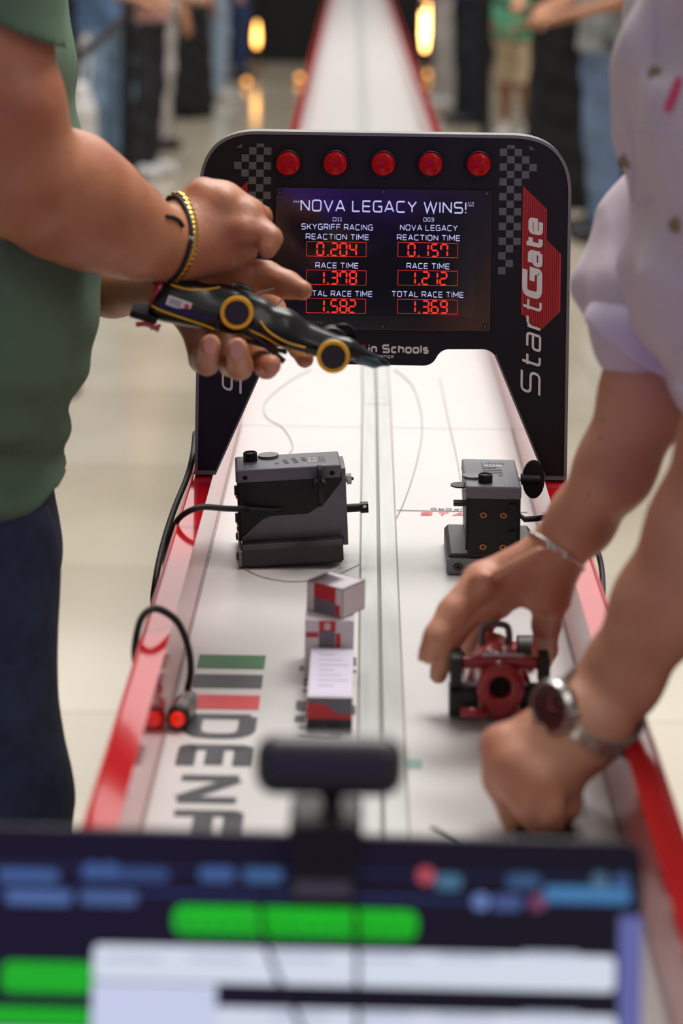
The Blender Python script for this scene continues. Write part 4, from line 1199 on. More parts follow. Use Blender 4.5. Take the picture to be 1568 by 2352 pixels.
for (u0, u1, v, c) in ((0, 140, 1985, '42629A'), (190, 390, 1983, '34507F'), (460, 540, 1985, '42629A'), (560, 650, 1988, '3F6496'), (20, 170, 2032, '5070A8'), (190, 320, 2034, '4A669A'), (1000, 1060, 2005, '4A7896'), (1165, 1240, 2005, '3A5A82')):
    spanel('menu_text', c, .8, u0, v, u1, v+34, .0009, .0035)
for (u, v, c) in ((978, 2008, 'C0505A'), (1105, 2065, '6C82BE'), (1150, 2068, '46588E'), (1180, 2068, '46588E'), (1235, 2068, '7A4060'), (1378, 2022, '4C6A80'), (1428, 2024, '3C5580'), (215, 1992, '3E5C94'), (255, 1992, '3E5C94')):
    spanel('menu_icon', c, .9, u-18, v-18, u+18, v+18, .0010, .004)
spanel('green_heading', '12B40C', 1, 404, 2068, 960, 2146, .0008, .006)
mbk = MB()
for k in range(16):
    a = sp(425+k*34, 2092+(k*13) % 7+k*1.0); b = sp(435+k*34, 2122+k)
    mbk.prism([(a[0], b[1]), (b[0], b[1]), (b[0], a[1]), (a[0], a[1])], -.0010, -.0009, TL)
obj('heading_gaps', mbk, emit('screen_darkgreen', '067004', .8), lid)
spanel('green_caption', '12A80C', 1, 18, 2184, 222, 2256, .0008, .005)
spanel('green_caption', '12A80C', 1, -70, 2278, 218, 2326, .0008, .002)
spanel('list_window', 'D0D8E6', 1, 224, 2150, 1412, 2262, .0007, .004)
spanel('list_window', 'C4CBE6', 1, 224, 2230, 500, 2560, .0008)
spanel('list_window', 'CED4E4', 1, 500, 2285, 1412, 2560, .0007, .004)
for k in range(12):
    u = 250+(k % 6)*190; v = 2172+(k//6)*125+rng.random()*8
    if k//6 == 1 and u < 500: continue
    spanel('list_text', 'AEB6CC', 1, u, v, u+130, v+14, .0010)
spanel('list_window', 'B8BCE2', 1, -70, 2326, 230, 2560, .0009)
spanel('scroll_bar', '6468A6', .9, 1422, 2098, 1468, 2560, .0009)
# webcam
wc = W(756, 1757, SL)
lidY = wc.y
wcm = thing('webcam', 'black webcam with a pill-shaped head clipped to the top of the laptop', 'webcam', (wc.x, wc.y, wc.z))
F = Field((wc.x-.05, wc.y-.03, wc.z-.03), (wc.x+.05, wc.y+.03, wc.z+.03), .0015)
for dz in (-.0055, .0055):
    F.add((wc.x-.0292, wc.y, wc.z+dz*.8), (wc.x+.0292, wc.y, wc.z+dz*.8), .0115, .0115, .004)
F.mesh('camera_head', 'cam', wcm)
mb = MB(); mb.use('black'); a = W(762, 1810, SL); b = W(756, 1885, SL)
mb.lathe([(.0085, -.001), (.0052, -.006), (.0048, -.012), (.010, -.0155), (.0165, -.018)], Matrix.Translation(a), 24); obj('swivel_neck', mb, None, wcm, smooth=True)
c1 = W(748, 1868, SL); c2 = W(748, 2030, SL)
mb = MB(); mb.use('blacksoft')
mb.prism(rrect(W(664, 1900, SL).x, W(748, 1960, SL).z, W(832, 1900, SL).x, W(748, 1868, SL).z, .004), wc.y-.018, wc.y+.024); obj('clamp_top', mb, None, wcm, bevel=.001)
mb = MB(); mb.use('blacksoft'); mb.box((W(668, 1950, SL).x, wc.y-.020, W(748, 2048, SL).z), (W(816, 1950, SL).x, wc.y-.011, W(748, 1955, SL).z)); obj('clamp_jaw', mb, None, wcm, bevel=.002)
mb = MB(); mb.use('grey'); mb.box((W(676, 1950, SL).x, wc.y-.0208, W(748, 2022, SL).z), (W(808, 1950, SL).x, wc.y-.020, W(748, 1985, SL).z)); obj('clamp_pad', mb, None, wcm)
mb = MB(); mb.use('blacksoft'); mb.box((W(668, 1950, SL).x, wc.y+.016, W(748, 2100, SL).z), (W(816, 1950, SL).x, wc.y+.024, W(748, 1955, SL).z)); obj('clamp_jaw', mb, None, wcm, bevel=.002)
for k, (pts) in enumerate((((600, 2020), (607, 2120), (640, 2220), (680, 2300), (705, 2380), (720, 2480)), ((818, 2040), (820, 2150), (821, 2250), (822, 2350), (824, 2480)))):
    mb = MB(); mb.use('blacksoft'); mb.tube([W(u, v, 4.27+.00006*(v-2040))+Vector((0, -.012, 0)) for u, v in pts], .0013, 8)
    o = obj('webcam_cable', mb, None, None, smooth=True); tag(o, 'thin black cable hanging slack over the laptop screen' if k == 0 else 'thin black cable hanging straight down the laptop screen', 'cable')

# ================================================================== FOREGROUND PEOPLE
CAMV = Vector((0, 0, EYE))
def camray(bvh, u, v, off=.0006):
    d = (W(u, v, 2.0)-CAMV).normalized()
    h = bvh.ray_cast(CAMV, d, 10)
    return (h[0]+h[1]*off, h[1]) if h[0] is not None else (None, None)
def links(mb, pts, rl, rw, rt, axis, every=1):
    """small flattened beads along a closed ring"""
    n = len(pts)
    for i in range(0, n, every):
        p = pts[i]; t = (pts[(i+1) % n]-pts[i-1]).normalized(); a = Vector(axis).normalized()
        a = (a-t*a.dot(t)).normalized(); b = t.cross(a)
        vs = []; fs = []
        N, K = 8, 5
        for k in range(K):
            ph = -PI/2+PI*k/(K-1)
            for j in range(N):
                th = 2*PI*j/N
                vs.append(p+t*(rl*math.cos(ph)*math.cos(th))+a*(rw*math.sin(ph))+b*(rt*math.cos(ph)*math.sin(th)))
        for k in range(K-1):
            for j in range(N): fs.append([k*N+j, k*N+(j+1) % N, (k+1)*N+(j+1) % N, (k+1)*N+j])
        mb.add(vs, fs)
def bead(mb, p, r, sq=(1, 1, 1)):
    vs = []; fs = []; N, K = 12, 8
    for k in range(K):
        ph = -PI/2+PI*k/(K-1)
        for j in range(N):
            th = 2*PI*j/N
            vs.append(Vector(p)+Vector((r*sq[0]*math.cos(ph)*math.cos(th), r*sq[1]*math.cos(ph)*math.sin(th), r*sq[2]*math.sin(ph))))
    for k in range(K-1):
        for j in range(N): fs.append([k*N+j, k*N+(j+1) % N, (k+1)*N+(j+1) % N, (k+1)*N+j])
    mb.add(vs, fs)
def head_sdf(F, c, fx, ysgn=1):
    """c centre of the skull, fx unit facing direction (horizontal)"""
    fx = Vector(fx).normalized(); up = Vector((0, 0, 1)); rt = fx.cross(up)
    P = lambda a, b, d: c+fx*a+rt*b+up*d
    F.add(P(-.018, 0, .012), P(.012, 0, .018), .083, .079, .02)
    F.add(P(.035, 0, -.045), P(.05, 0, -.085), .052, .034, .03)
    F.add(P(.085, 0, -.005), P(.103, 0, -.036), .008, .012, .012)      # nose
    for s in (-1, 1):
        F.add(P(-.005, s*.076, .0), P(-.012, s*.079, -.035), .014, .009, .006)   # ears
        F.add(P(.072, s*.032, .02), P(.082, s*.014, .018), .009, .009, .01)      # brows
        F.dent(P(.094, s*.031, -.001), P(.094, s*.030, -.001), .012, .012, .006)
    F.add(P(.078, -.016, -.060), P(.078, .016, -.060), .008, .008, .006)
    F.add(P(.076, -.013, -.071), P(.076, .013, -.071), .009, .009, .006)
    return P
def face_parts(P, parent, m_hair='hair'):
    for s in (-1, 1):
        mb = MB(); mb.use('eye'); bead(mb, P(.076, s*.031, -.001), .0115); e = obj('eye', mb, None, parent, smooth=True)
        mb = MB(); mb.use('hair'); bead(mb, P(.0865, s*.031, -.001), .0045); obj('iris', mb, None, e, smooth=True)
def hair_field(c, fx, name, parent, h=.006):
    fx = Vector(fx).normalized(); up = Vector((0, 0, 1)); rt = fx.cross(up)
    P = lambda a, b, d: c+fx*a+rt*b+up*d
    F = Field(c-Vector((.15, .15, .15)), c+Vector((.15, .15, .15)), h)
    F.add(P(-.03, 0, .03), P(.012, 0, .036), .086, .080, .02); F.add(P(-.05, 0, -.03), P(-.04, 0, .03), .070, .08, .02)
    F.cut(P(.055, 0, .04), fx-up*.3, (c,), .2)
    return F.mesh(name, 'hair', parent)

# ------------------------------------------------------------------ man on the left
mL = thing('person', 'person in a sage green T-shirt and dark jeans at the left, gripping the black car', 'person', (-.36, 2.08, 0))
F = Field((-.62, 1.72, .88), (-.02, 2.40, 1.88), .0028)
tw = (Vector((0, 1, 0)), .68)
def Ws(u, v, s, r): return (W(u, v, s), r)
tor = [(-130, -60, .100), (-134, 150, .107), (-158, 260, .100), (-112, 430, .113), (-95, 600, .115), (-95, 720, .113), (-122, 830, .105), (-158, 920, .094), (-158, 1000, .094)]
F.chain([Ws(u, v, 2.4, r) for u, v, r in tor], .02, tw)
F.chain([(W(-70, -150, 2.6), .05), (W(-70, -150, 2.22), .05)], .03)
F.chain([(W(-90, -130, 2.4), .062), (W(-60, -330, 2.4), .056)], .03)
hc = W(-20, -520, 2.4)
PL = head_sdf(F, hc, (1, 0, -.2))
# near arm
near = [Ws(-14, -130, 2.62, .046), Ws(-2, 60, 2.65, .0425), Ws(22, 250, 2.66, .045), Ws(48, 400, 2.64, .050)]
F.chain(near, .02)
fore = [Ws(58, 412, 2.62, .051), Ws(150, 448, 2.57, .0540), Ws(225, 492, 2.53, .0475), Ws(300, 534, 2.5, .0375), Ws(372, 563, 2.45, .0290), Ws(410, 566, 2.43, .0265)]
F.chain(fore, .022)
for a, b in ((Ws(398, 548, 2.42, .021), Ws(463, 446, 2.38, .0165)), (Ws(400, 562, 2.43, .023), Ws(515, 468, 2.39, .0175)),
             (Ws(405, 575, 2.43, .024), Ws(572, 496, 2.40, .0155)), (Ws(405, 588, 2.43, .022), Ws(560, 534, 2.42, .0150)),
             (Ws(410, 596, 2.44, .019), Ws(505, 585, 2.43, .0165))):
    F.add(a[0], b[0], a[1], b[1], .012)
# far arm
F.chain([Ws(-14, -110, 2.2, .046), Ws(-40, 250, 2.16, .041), Ws(-50, 540, 2.14, .043), Ws(120, 625, 2.2, .038), Ws(260, 660, 2.26, .0265), Ws(385, 664, 2.34, .0225)], .02)
for a, b in ((Ws(390, 665, 2.34, .022), Ws(468, 755, 2.34, .015)), (Ws(395, 662, 2.34, .022), Ws(520, 735, 2.34, .016)),
             (Ws(400, 655, 2.34, .022), Ws(570, 705, 2.33, .015)), (Ws(400, 652, 2.34, .022), Ws(560, 662, 2.32, .014)),
             (Ws(405, 650, 2.34, .021), Ws(535, 636, 2.34, .0185))):
    F.add(a[0], b[0], a[1], b[1], .012)
F.digits([
    [Ws(548, 545, 2.42, .0145), Ws(604, 535, 2.43, .0120), Ws(621, 548, 2.44, .0110), Ws(614, 572, 2.45, .0092)],
    [Ws(572, 494, 2.40, .0128), Ws(598, 499, 2.37, .0112), Ws(604, 530, 2.34, .0100), Ws(592, 556, 2.33, .0085)],
    [Ws(515, 468, 2.38, .0130), Ws(560, 490, 2.33, .0108), Ws(572, 530, 2.30, .0095), Ws(560, 556, 2.31, .0080)],
    [Ws(463, 448, 2.37, .0120), Ws(505, 475, 2.31, .0100), Ws(525, 520, 2.28, .0085), Ws(520, 545, 2.30, .0075)],
    [Ws(490, 590, 2.43, .0140), Ws(540, 583, 2.40, .0118), Ws(572, 577, 2.37, .0092)],
    [Ws(440, 735, 2.34, .0130), Ws(462, 826, 2.38, .0115), Ws(476, 834, 2.48, .0108), Ws(483, 792, 2.53, .0098)],
    [Ws(500, 735, 2.34, .0135), Ws(532, 835, 2.40, .0122), Ws(550, 842, 2.50, .0118), Ws(544, 802, 2.54, .0105)],
    [Ws(560, 720, 2.33, .0125), Ws(592, 822, 2.40, .0112), Ws(612, 842, 2.47, .0108), Ws(622, 838, 2.50, .0098)],
    [Ws(558, 662, 2.32, .0120), Ws(632, 706, 2.28, .0098), Ws(685, 800, 2.33, .0095), Ws(700, 824, 2.40, .0090)],
    [Ws(532, 634, 2.34, .0180), Ws(610, 636, 2.34, .0155), Ws(660, 654, 2.35, .0132), Ws(696, 667, 2.36, .0095)],
], .005, .011)
F.add(W(420, 556, 2.43), W(520, 510, 2.41), .0275, .0225, .02)
F.add(W(440, 500, 2.41), W(500, 470, 2.40), .022, .019, .02)
for p in ((463, 440, 2.41), (514, 460, 2.42), (575, 490, 2.42), (558, 530, 2.44)):      # knuckles of the upper hand
    F.add(W(*p), W(*p), .0095, .0095, .014)
bodyL = F.mesh('body', 'skinL', mL)
oL = Vector(mL['_o']); bvL = bvh_of(bodyL, oL)
def nail(bv, u, v, w, h, parent, rot=0):
    p, n = camray(bv, u, v)
    if p is None: return
    T = n.to_track_quat('Z', 'Y').to_matrix().to_4x4(); T.translation = p-n*.0006
    up = Vector((math.sin(rot), 0, math.cos(rot))); yv = (up-n*up.dot(n)).normalized(); xv = yv.cross(n)
    mb = MB(); mb.use('nail'); vs = []
    for k in range(5):
        for j in range(12):
            th = 2*PI*j/12; rr = k/4
            vs.append(p+xv*(w*rr*math.cos(th))+yv*(h*rr*math.sin(th))+n*(.0004-.0012*rr*rr*abs(math.cos(th))))
    fs = [[k*12+j, k*12+(j+1) % 12, (k+1)*12+(j+1) % 12, (k+1)*12+j] for k in range(4) for j in range(12)]
    mb.add(vs, fs); obj('fingernail', mb, None, parent, smooth=True)
nail(bvL, 483, 793, .0062, .0085, mL); nail(bvL, 545, 803, .0068, .009, mL); nail(bvL, 626, 846, .0045, .004, mL)
face_parts(PL, mL); hair_field(hc, (1, 0, -.2), 'hair', mL)
# T-shirt
def foldsL(X, Y, Z):
    lowz = np.clip((1.16-Z)/.14, 0, 1)
    return np.sin(Z*105+X*38+np.sin(Y*9)*1.6)*(.15+2.2*lowz)+.5*np.sin(Z*43-X*30+Y*12)
F = Field((-.62, 1.76, .88), (-.20, 2.38, 1.66), .0045)
F.chain([(W(u, v, 2.4), r+.015) for u, v, r in tor]+[(W(-150, 1060, 2.4), .1130), (W(-142, 1120, 2.4), .1220), (W(-135, 1300, 2.4), .126)], .02, tw)
F.chain([(W(-75, -140, 2.6), .062), (W(-75, -140, 2.22), .062)], .03)
F.wrinkle(.0026, foldsL)
F.add(W(-110, -280, 2.4), W(-110, -200, 2.4), .06, .085, .03)
F.cut(W(163, 1082, 2.4), (.46, 0, -.89), (W(-135, 1300, 2.4), W(-100, 1000, 2.4)), .25)
F.mesh('t_shirt', 'green', mL)
F = Field((-.60, 1.70, 1.30), (-.20, 2.02, 1.66), .0035)
F.chain([Ws(-60, -150, 2.56, .070), Ws(-18, -60, 2.64, .058), Ws(8, 120, 2.66, .054)], .02)
F.wrinkle(.0018, foldsL)
F.cut(W(55, 82, 2.72), (-.41, 0, -.91), (W(0, 0, 2.65), W(10, 130, 2.65)), .12)
F.mesh('sleeve', 'green', mL)
F = Field((-.62, 2.10, 1.28), (-.20, 2.44, 1.66), .006)
F.chain([Ws(-60, -150, 2.26, .070), Ws(-25, 80, 2.18, .058), Ws(-30, 140, 2.17, .056)], .02)
F.cut(W(-25, 90, 2.18), (-.1, 0, -1), (W(0, 0, 2.2), W(-30, 160, 2.2)), .12)
F.mesh('sleeve', 'green', mL)
# jeans
F = Field((-.62, 1.80, .0), (-.20, 2.36, 1.08), .0055)
F.chain([(W(-142, 1060, 2.4), .108), (W(-128, 1290, 2.4), .110)], .03, tw)
legp = [(-66, 1290, 2.50, .084), (-86, 1400, 2.52, .0785), (-62, 1600, 2.54, .0735), (-46, 1740, 2.55, .0710), (-22, 1860, 2.57, .0705), (-14, 2150, 2.57, .066), (-60, 2900, 2.53, .062), (-80, 3480, 2.52, .060)]
F.chain([Ws(*p) for p in legp], .02)
lf = []
for u, v, s, r in legp:
    p = W(u, v, s); lf.append((Vector((p.x-.075, 2.08+(2.08-p.y)*1.0, p.z)), r))
F.chain(lf, .02)
F.wrinkle(.0022, lambda X, Y, Z: np.sin(Z*62+X*50+np.sin(Y*20))+.6*np.sin(Z*27-X*45))
F.D[:, :, :4] = 1
F.mesh('jeans', 'jeans', mL)
for y, x in ((legp and W(*legp[-1][:3]).y, W(*legp[-1][:3]).x), (lf[-1][0].y, lf[-1][0].x)):
    F = Field((x-.12, y-.07, -.005), (x+.24, y+.07, .13), .005)
    F.add((x-.03, y, .045), (x+.15, y, .035), .045, .036, 0); F.add((x-.01, y, .05), (x, y, .09), .045, .045, .02)
    F.cut((x, y, .003), (0, 0, -1), ((x, y, .03),), .25)
    F.mesh('shoe', 'blacksoft', mL)
# cord and gold bracelet on the upper wrist
axb = Vector((.80, .52, -.28))
rb1 = ring_on(bvL, W(384, 566, 2.44), axb, 56, .0022, .075)
cb_ = thing('cord_bracelet', 'black cord bracelet on the wrist above the black car', 'bracelet', tuple(rb1[0]))
mb = MB(); mb.use('blacksoft'); mb.tube(rb1, .0022, 8, 1, closed=True); obj('cord', mb, None, cb_, smooth=True)
mb = MB(); mb.use('blacksoft'); ce = [camray(bvL, u, v, .0015)[0] for u, v in ((380, 497), (396, 500), (409, 509), (417, 521))]; mb.tube([p for p in ce if p is not None], .0020, 8); obj('cord_end', mb, None, cb_, smooth=True)
gbo = thing('chain_bracelet', 'gold disc-link bracelet beside the black cord on the left wrist', 'bracelet', tuple(rb1[0]))
rb2 = ring_on(bvL, W(398, 566, 2.44), axb, 40, .0018, .075)
mb = MB(); mb.use('gold'); links(mb, rb2, .0040, .0046, .0013, axb); obj('gold_links', mb, None, gbo, smooth=True)
mb = MB(); mb.use('silver'); p, n = camray(bvL, 437, 549); bead(mb, p, .0042); obj('clasp', mb, None, gbo, smooth=True)

# ------------------------------------------------------------------ man on the right
mR = thing('person', 'person in a pale lilac shirt at the right, reaching down to the red car', 'person', (.40, 1.74, 0))
F = Field((.015, 1.44, .84), (.62, 2.12, 1.90), .0028)
tR = [((.335, 1.74, 1.50), .100), ((.330, 1.74, 1.40), .104), ((.345, 1.74, 1.28), .106), ((.39, 1.74, 1.18), .104), ((.42, 1.74, 1.06), .104), ((.43, 1.74, .95), .104)]
F.chain([(Vector(p), r) for p, r in tR], .02, tw)
F.add(Vector((.36, 1.57, 1.46)), Vector((.36, 1.91, 1.46)), .052, .052, .03)
F.add(Vector((.33, 1.74, 1.52)), Vector((.30, 1.74, 1.60)), .06, .055, .03)
hR = Vector((.27, 1.74, 1.70))
PR = head_sdf(F, hR, (-1, 0, -.35))
F.chain([(Vector((.40, 1.92, 1.45)), .046), Ws(1650, 480, 2.68, .043), Ws(1545, 735, 2.72, .043), Ws(1488, 900, 2.76, .0365), Ws(1412, 1075, 2.76, .0300), Ws(1335, 1195, 2.72, .0250), Ws(1280, 1262, 2.70, .0225)], .02)
for a, b in ((Ws(1264, 1275, 2.70, .0215), Ws(1110, 1338, 2.70, .0165)), (Ws(1262, 1285, 2.68, .021), Ws(1118, 1366, 2.64, .016)),
             (Ws(1265, 1298, 2.66, .020), Ws(1140, 1378, 2.56, .0145)), (Ws(1276, 1300, 2.70, .0195), Ws(1264, 1368, 2.70, .0170)),
             (Ws(1215, 1335, 2.66, .0165), Ws(1255, 1362, 2.69, .0165)), (Ws(1150, 1345, 2.66, .0165), Ws(1215, 1335, 2.66, .0165))):
    F.add(a[0], b[0], a[1], b[1], .012)
F.chain([(Vector((.40, 1.57, 1.45)), .046), Ws(1850, 560, 3.12, .043), Ws(1702, 1015, 3.07, .043), Ws(1612, 1215, 3.05, .0380), Ws(1515, 1395, 3.03, .0335), Ws(1428, 1552, 3.0, .0280), Ws(1376, 1632, 3.0, .0255)], .02)
for a, b in ((Ws(1350, 1645, 3.0, .0235), Ws(1152, 1716, 3.0, .0150)), (Ws(1358, 1655, 3.02, .024), Ws(1172, 1768, 3.05, .0155)),
             (Ws(1366, 1668, 3.02, .024), Ws(1226, 1798, 3.07, .0155)), (Ws(1374, 1672, 3.0, .022), Ws(1284, 1796, 3.03, .0148)),
             (Ws(1345, 1650, 2.96, .020), Ws(1280, 1720, 2.92, .016))):
    F.add(a[0], b[0], a[1], b[1], .012)
F.digits([
    [Ws(1104, 1340, 2.71, .0155), Ws(1040, 1408, 2.74, .0132), Ws(1004, 1462, 2.76, .0112), Ws(984, 1500, 2.76, .0092)],
    [Ws(1108, 1376, 2.64, .0148), Ws(1044, 1446, 2.64, .0118), Ws(1018, 1506, 2.65, .0098), Ws(1006, 1550, 2.65, .0080)],
    [Ws(1138, 1382, 2.56, .0135), Ws(1088, 1432, 2.52, .0108), Ws(1073, 1480, 2.50, .0090), Ws(1082, 1510, 2.50, .0078)],
    [Ws(1150, 1372, 2.52, .0125), Ws(1120, 1420, 2.46, .0100), Ws(1100, 1465, 2.45, .0085), Ws(1098, 1500, 2.46, .0075)],
    [Ws(1262, 1368, 2.68, .0165), Ws(1254, 1435, 2.63, .0125), Ws(1251, 1490, 2.58, .0112), Ws(1246, 1520, 2.56, .0090)],
    [Ws(1150, 1716, 3.0, .0150), Ws(1148, 1790, 3.04, .0128), Ws(1180, 1872, 3.03, .0108), Ws(1198, 1908, 3.02, .0090)],
    [Ws(1172, 1768, 3.05, .0148), Ws(1208, 1842, 3.10, .0122), Ws(1236, 1890, 3.05, .0102), Ws(1238, 1908, 3.02, .0088)],
    [Ws(1228, 1800, 3.07, .0145), Ws(1256, 1852, 3.10, .0118), Ws(1262, 1896, 3.04, .0098), Ws(1256, 1906, 3.00, .0085)],
    [Ws(1284, 1796, 3.03, .0140), Ws(1302, 1846, 3.03, .0108), Ws(1282, 1888, 2.99, .0092), Ws(1270, 1900, 2.97, .0080)],
    [Ws(1285, 1720, 2.92, .0155), Ws(1235, 1800, 2.88, .0122), Ws(1218, 1872, 2.90, .0098)],
], .005, .010)
F.add(W(1320, 1665, 3.03), W(1215, 1745, 3.05), .027, .021, .02)
for p in ((1110, 1332, 2.74), (1152, 1708, 3.03), (1182, 1758, 3.08), (1238, 1792, 3.10), (1290, 1788, 3.05)):
    F.add(W(*p), W(*p), .0095, .0095, .014)
F.add(W(1240, 1265, 2.78), W(1140, 1320, 2.76), .0045, .0045, .010)
bodyR = F.mesh('body', 'skinR', mR)
oR = Vector(mR['_o']); bvR = bvh_of(bodyR, oR)
nail(bvR, 968, 1500, .004, .007, mR, .3)
face_parts(PR, mR); hair_field(hR, (-1, 0, -.35), 'hair', mR)
for u, v in ((1378, 1006), (1384, 963), (1352, 1137)):
    p, n = camray(bvR, u, v, .0002)
    if p is not None:
        mb = MB(); mb.use('hair'); mb.cyl(p-n*.0003, p+n*.0003, .0011, .0009, 8); obj('mole', mb, None, mR)
def foldsR(X, Y, Z):
    return 1.1*(np.abs(np.sin(Z*19+X*34+Y*9+np.sin(Y*17+Z*8)*1.3))**.7-.6)+.8*np.sin(Z*40+X*60+np.sin(Y*14)*2)+.7*np.sin(Y*55+Z*16+np.sin(Z*22))+.4*np.sin(X*90-Z*70)
F = Field((.15, 1.46, .86), (.64, 2.06, 1.66), .0045)
F.chain([(Vector(p), r+.021) for p, r in tR], .03, tw)
F.add(Vector((.37, 1.57, 1.46)), Vector((.37, 1.91, 1.46)), .068, .068, .03)
F.wrinkle(.0055, foldsR)
F.cut((0, 0, .93), (0, 0, -1), ((.4, 1.74, .95),), .3)
shR = F.mesh('shirt', 'lilac', mR)
F = Field((.15, 1.66, 1.10), (.56, 2.10, 1.58), .0040)
F.chain([(Vector((.40, 1.91, 1.43)), .074), Ws(1640, 440, 2.66, .066), Ws(1545, 600, 2.70, .060), Ws(1508, 690, 2.73, .052), Ws(1480, 760, 2.74, .048)], .03)
F.add(W(1425, 520, 2.64), W(1385, 660, 2.68), .016, .013, .035)
F.add(W(1385, 660, 2.68), W(1430, 730, 2.72), .013, .012, .025)
F.wrinkle(.0040, foldsR)
slR = F.mesh('sleeve', 'lilac', mR)
F = Field((.12, 1.66, 1.02), (.40, 2.00, 1.34), .0032)
F.chain([Ws(1522, 688, 2.72, .054), Ws(1462, 792, 2.76, .0495), Ws(1440, 830, 2.76, .0480)], .01)
F.wrinkle(.0022, foldsR)
F.cut(W(1476, 822, 2.76), (-.52, 0, -.85), (W(1470, 800, 2.75),), .14)
F.cut(W(1500, 690, 2.72), (.45, 0, .89), (W(1520, 680, 2.73),), .10)
F.mesh('rolled_cuff', 'lilac2', mR)
F = Field((.14, 1.44, 1.08), (.56, 1.82, 1.58), .0045)
F.chain([(Vector((.40, 1.57, 1.43)), .072), Ws(1870, 560, 3.10, .062), Ws(1745, 850, 3.08, .050), Ws(1712, 900, 3.08, .048)], .03)
F.wrinkle(.003, foldsR)
F.mesh('sleeve', 'lilac', mR)
F = Field((.16, 1.48, 1.04), (.40, 1.76, 1.30), .0035)
F.chain([Ws(1748, 820, 3.08, .0515), Ws(1690, 950, 3.08, .0480), Ws(1670, 1000, 3.08, .047)], .01)
F.cut(W(1690, 960, 3.08), (-.4, 0, -.9), (W(1700, 950, 3.08),), .12)
F.mesh('rolled_cuff', 'lilac2', mR)
bvS = bvh_of(shR, oR); bvSl = bvh_of(slR, oR)
def hit2(u, v):
    best = None
    for b in (bvS, bvSl):
        p, n = camray(b, u, v)
        if p is not None and (best is None or p.y < best[0].y): best = (p, n)
    return best
for u, v in ((1505, 170), (1439, 370), (1553, 517)):
    h = hit2(u, v)
    if h:
        p, n = h; n = (n+Vector((-.3, -1, 0))).normalized()
        mb = MB(); mb.use('button'); mb.cyl(p-n*.001, p+n*.0022, .0062, .0056, 20); bt_ = obj('shirt_button', mb, None, mR)
        mb = MB(); mb.use('hole')
        for dx in (-.0015, .0015): mb.cyl(p+n*.0022+Vector((dx, 0, 0)), p+n*.0024+Vector((dx, 0, 0)), .0006, .0006, 6)
        obj('thread_holes', mb, None, bt_)
def seam(pts, nm='seam', r=.0009, m='lilac2'):
    P = []
    for q in smooth_path([Vector((u, v, 0)) for u, v in pts], 6):
        h = hit2(q.x, q.y)
        if h: P.append(h[0])
    if len(P) > 2:
        mb = MB(); mb.use(m); mb.tube(P, r, 6, 1); obj(nm, mb, None, mR, smooth=True)
seam([(1440, 288), (1480, 292), (1530, 298), (1566, 302)])
seam([(1448, 300), (1456, 360), (1450, 440), (1462, 470), (1500, 455)])
seam([(1505, 10), (1502, 90), (1500, 250)])
h = hit2(1548, 215)
if h:
    p, n = h; mb = MB(); mb.use('pinkmark')
    T = n.to_track_quat('Y', 'Z').to_matrix().to_4x4(); T.translation = p
    mb.prism([(-.004, .012), (.001, .014), (.006, -.012), (.001, -.016), (-.005, -.002)], -.0002, .0006, T); obj('embroidered_mark', mb, None, mR)
# jeans
F = Field((.20, 1.50, .0), (.62, 2.00, 1.02), .006)
F.chain([(Vector((.43, 1.74, .96)), .112), (Vector((.42, 1.74, .86)), .114)], .02, tw)
for y in (1.65, 1.85):
    F.chain([(Vector((.40, y, .84)), .098), (Vector((.36, y, .66)), .085), (Vector((.40, y, .47)), .070), (Vector((.44, y, .10)), .06)], .02)
F.wrinkle(.003, lambda X, Y, Z: np.sin(Z*52+X*40))
F.D[:, :, :4] = 1
F.mesh('jeans', 'jeans', mR)
for y in (1.65, 1.85):
    x = .44
    F = Field((x-.24, y-.07, -.005), (x+.12, y+.07, .13), .005)
    F.add((x+.03, y, .045), (x-.15, y, .035), .045, .036, 0); F.add((x+.01, y, .05), (x, y, .09), .045, .045, .02)
    F.cut((x, y, .003), (0, 0, -1), ((x, y, .03),), .25)
    F.mesh('shoe', 'blacksoft', mR)
# chain bracelet
ax1 = Vector((-.55, -.28, -.80))
r1 = ring_on(bvR, W(1270, 1258, 2.71), ax1, 44, .0012, .06)
sbr = thing('chain_bracelet', 'thin silver chain bracelet on the wrist over the red car', 'bracelet', tuple(r1[0]))
mb = MB(); mb.use('silver'); links(mb, r1, .0030, .0014, .0014, ax1); obj('silver_links', mb, None, sbr, smooth=True)
mb = MB(); mb.use('silver')
for u, v in ((1262, 1252), (1275, 1256), (1300, 1272)):
    p, n = camray(bvR, u, v)
    if p is not None: bead(mb, p, .0036)
obj('silver_beads', mb, None, sbr, smooth=True)
# watch
axw = Vector((-.50, .38, -.78)).normalized()
wcx = W(1372, 1602, 3.0)
rwp = ring_on(bvR, wcx, axw, 40, .0022, .065)
wt = thing('wrist_watch', 'steel bracelet watch with a dark dial on the wrist nearest the camera', 'watch', tuple(wcx))
hd = min(range(len(rwp)), key=lambda i: rwp[i].x+.25*rwp[i].y)
for i in range(len(rwp)):
    if min((i-hd) % 40, (hd-i) % 40) < 3: continue
    p = rwp[i]; t = (rwp[(i+1) % 40]-rwp[i-1]).normalized(); a = (axw-t*axw.dot(t)).normalized(); b = t.cross(a)
    for k, (lo, hi) in enumerate(((-.0085, -.0040), (-.0037, .0037), (.0040, .0085))):
        mb = MB(); mb.use('steel' if k != 1 else 'silver')
        T = Matrix((tuple(t)+(0,), tuple(a)+(0,), tuple(b)+(0,), (0, 0, 0, 1))).transposed(); T.translation = p
        mb.box((-.0024, lo, -.0014), (.0024, hi, .0014), T); obj('bracelet_link', mb, None, wt, bevel=.0004)
n = (rwp[hd]-wcx); n = (n-axw*n.dot(axw)).normalized()
n = (n+Vector((-.1, -.05, .05))).normalized()
hp = rwp[hd]+n*.002
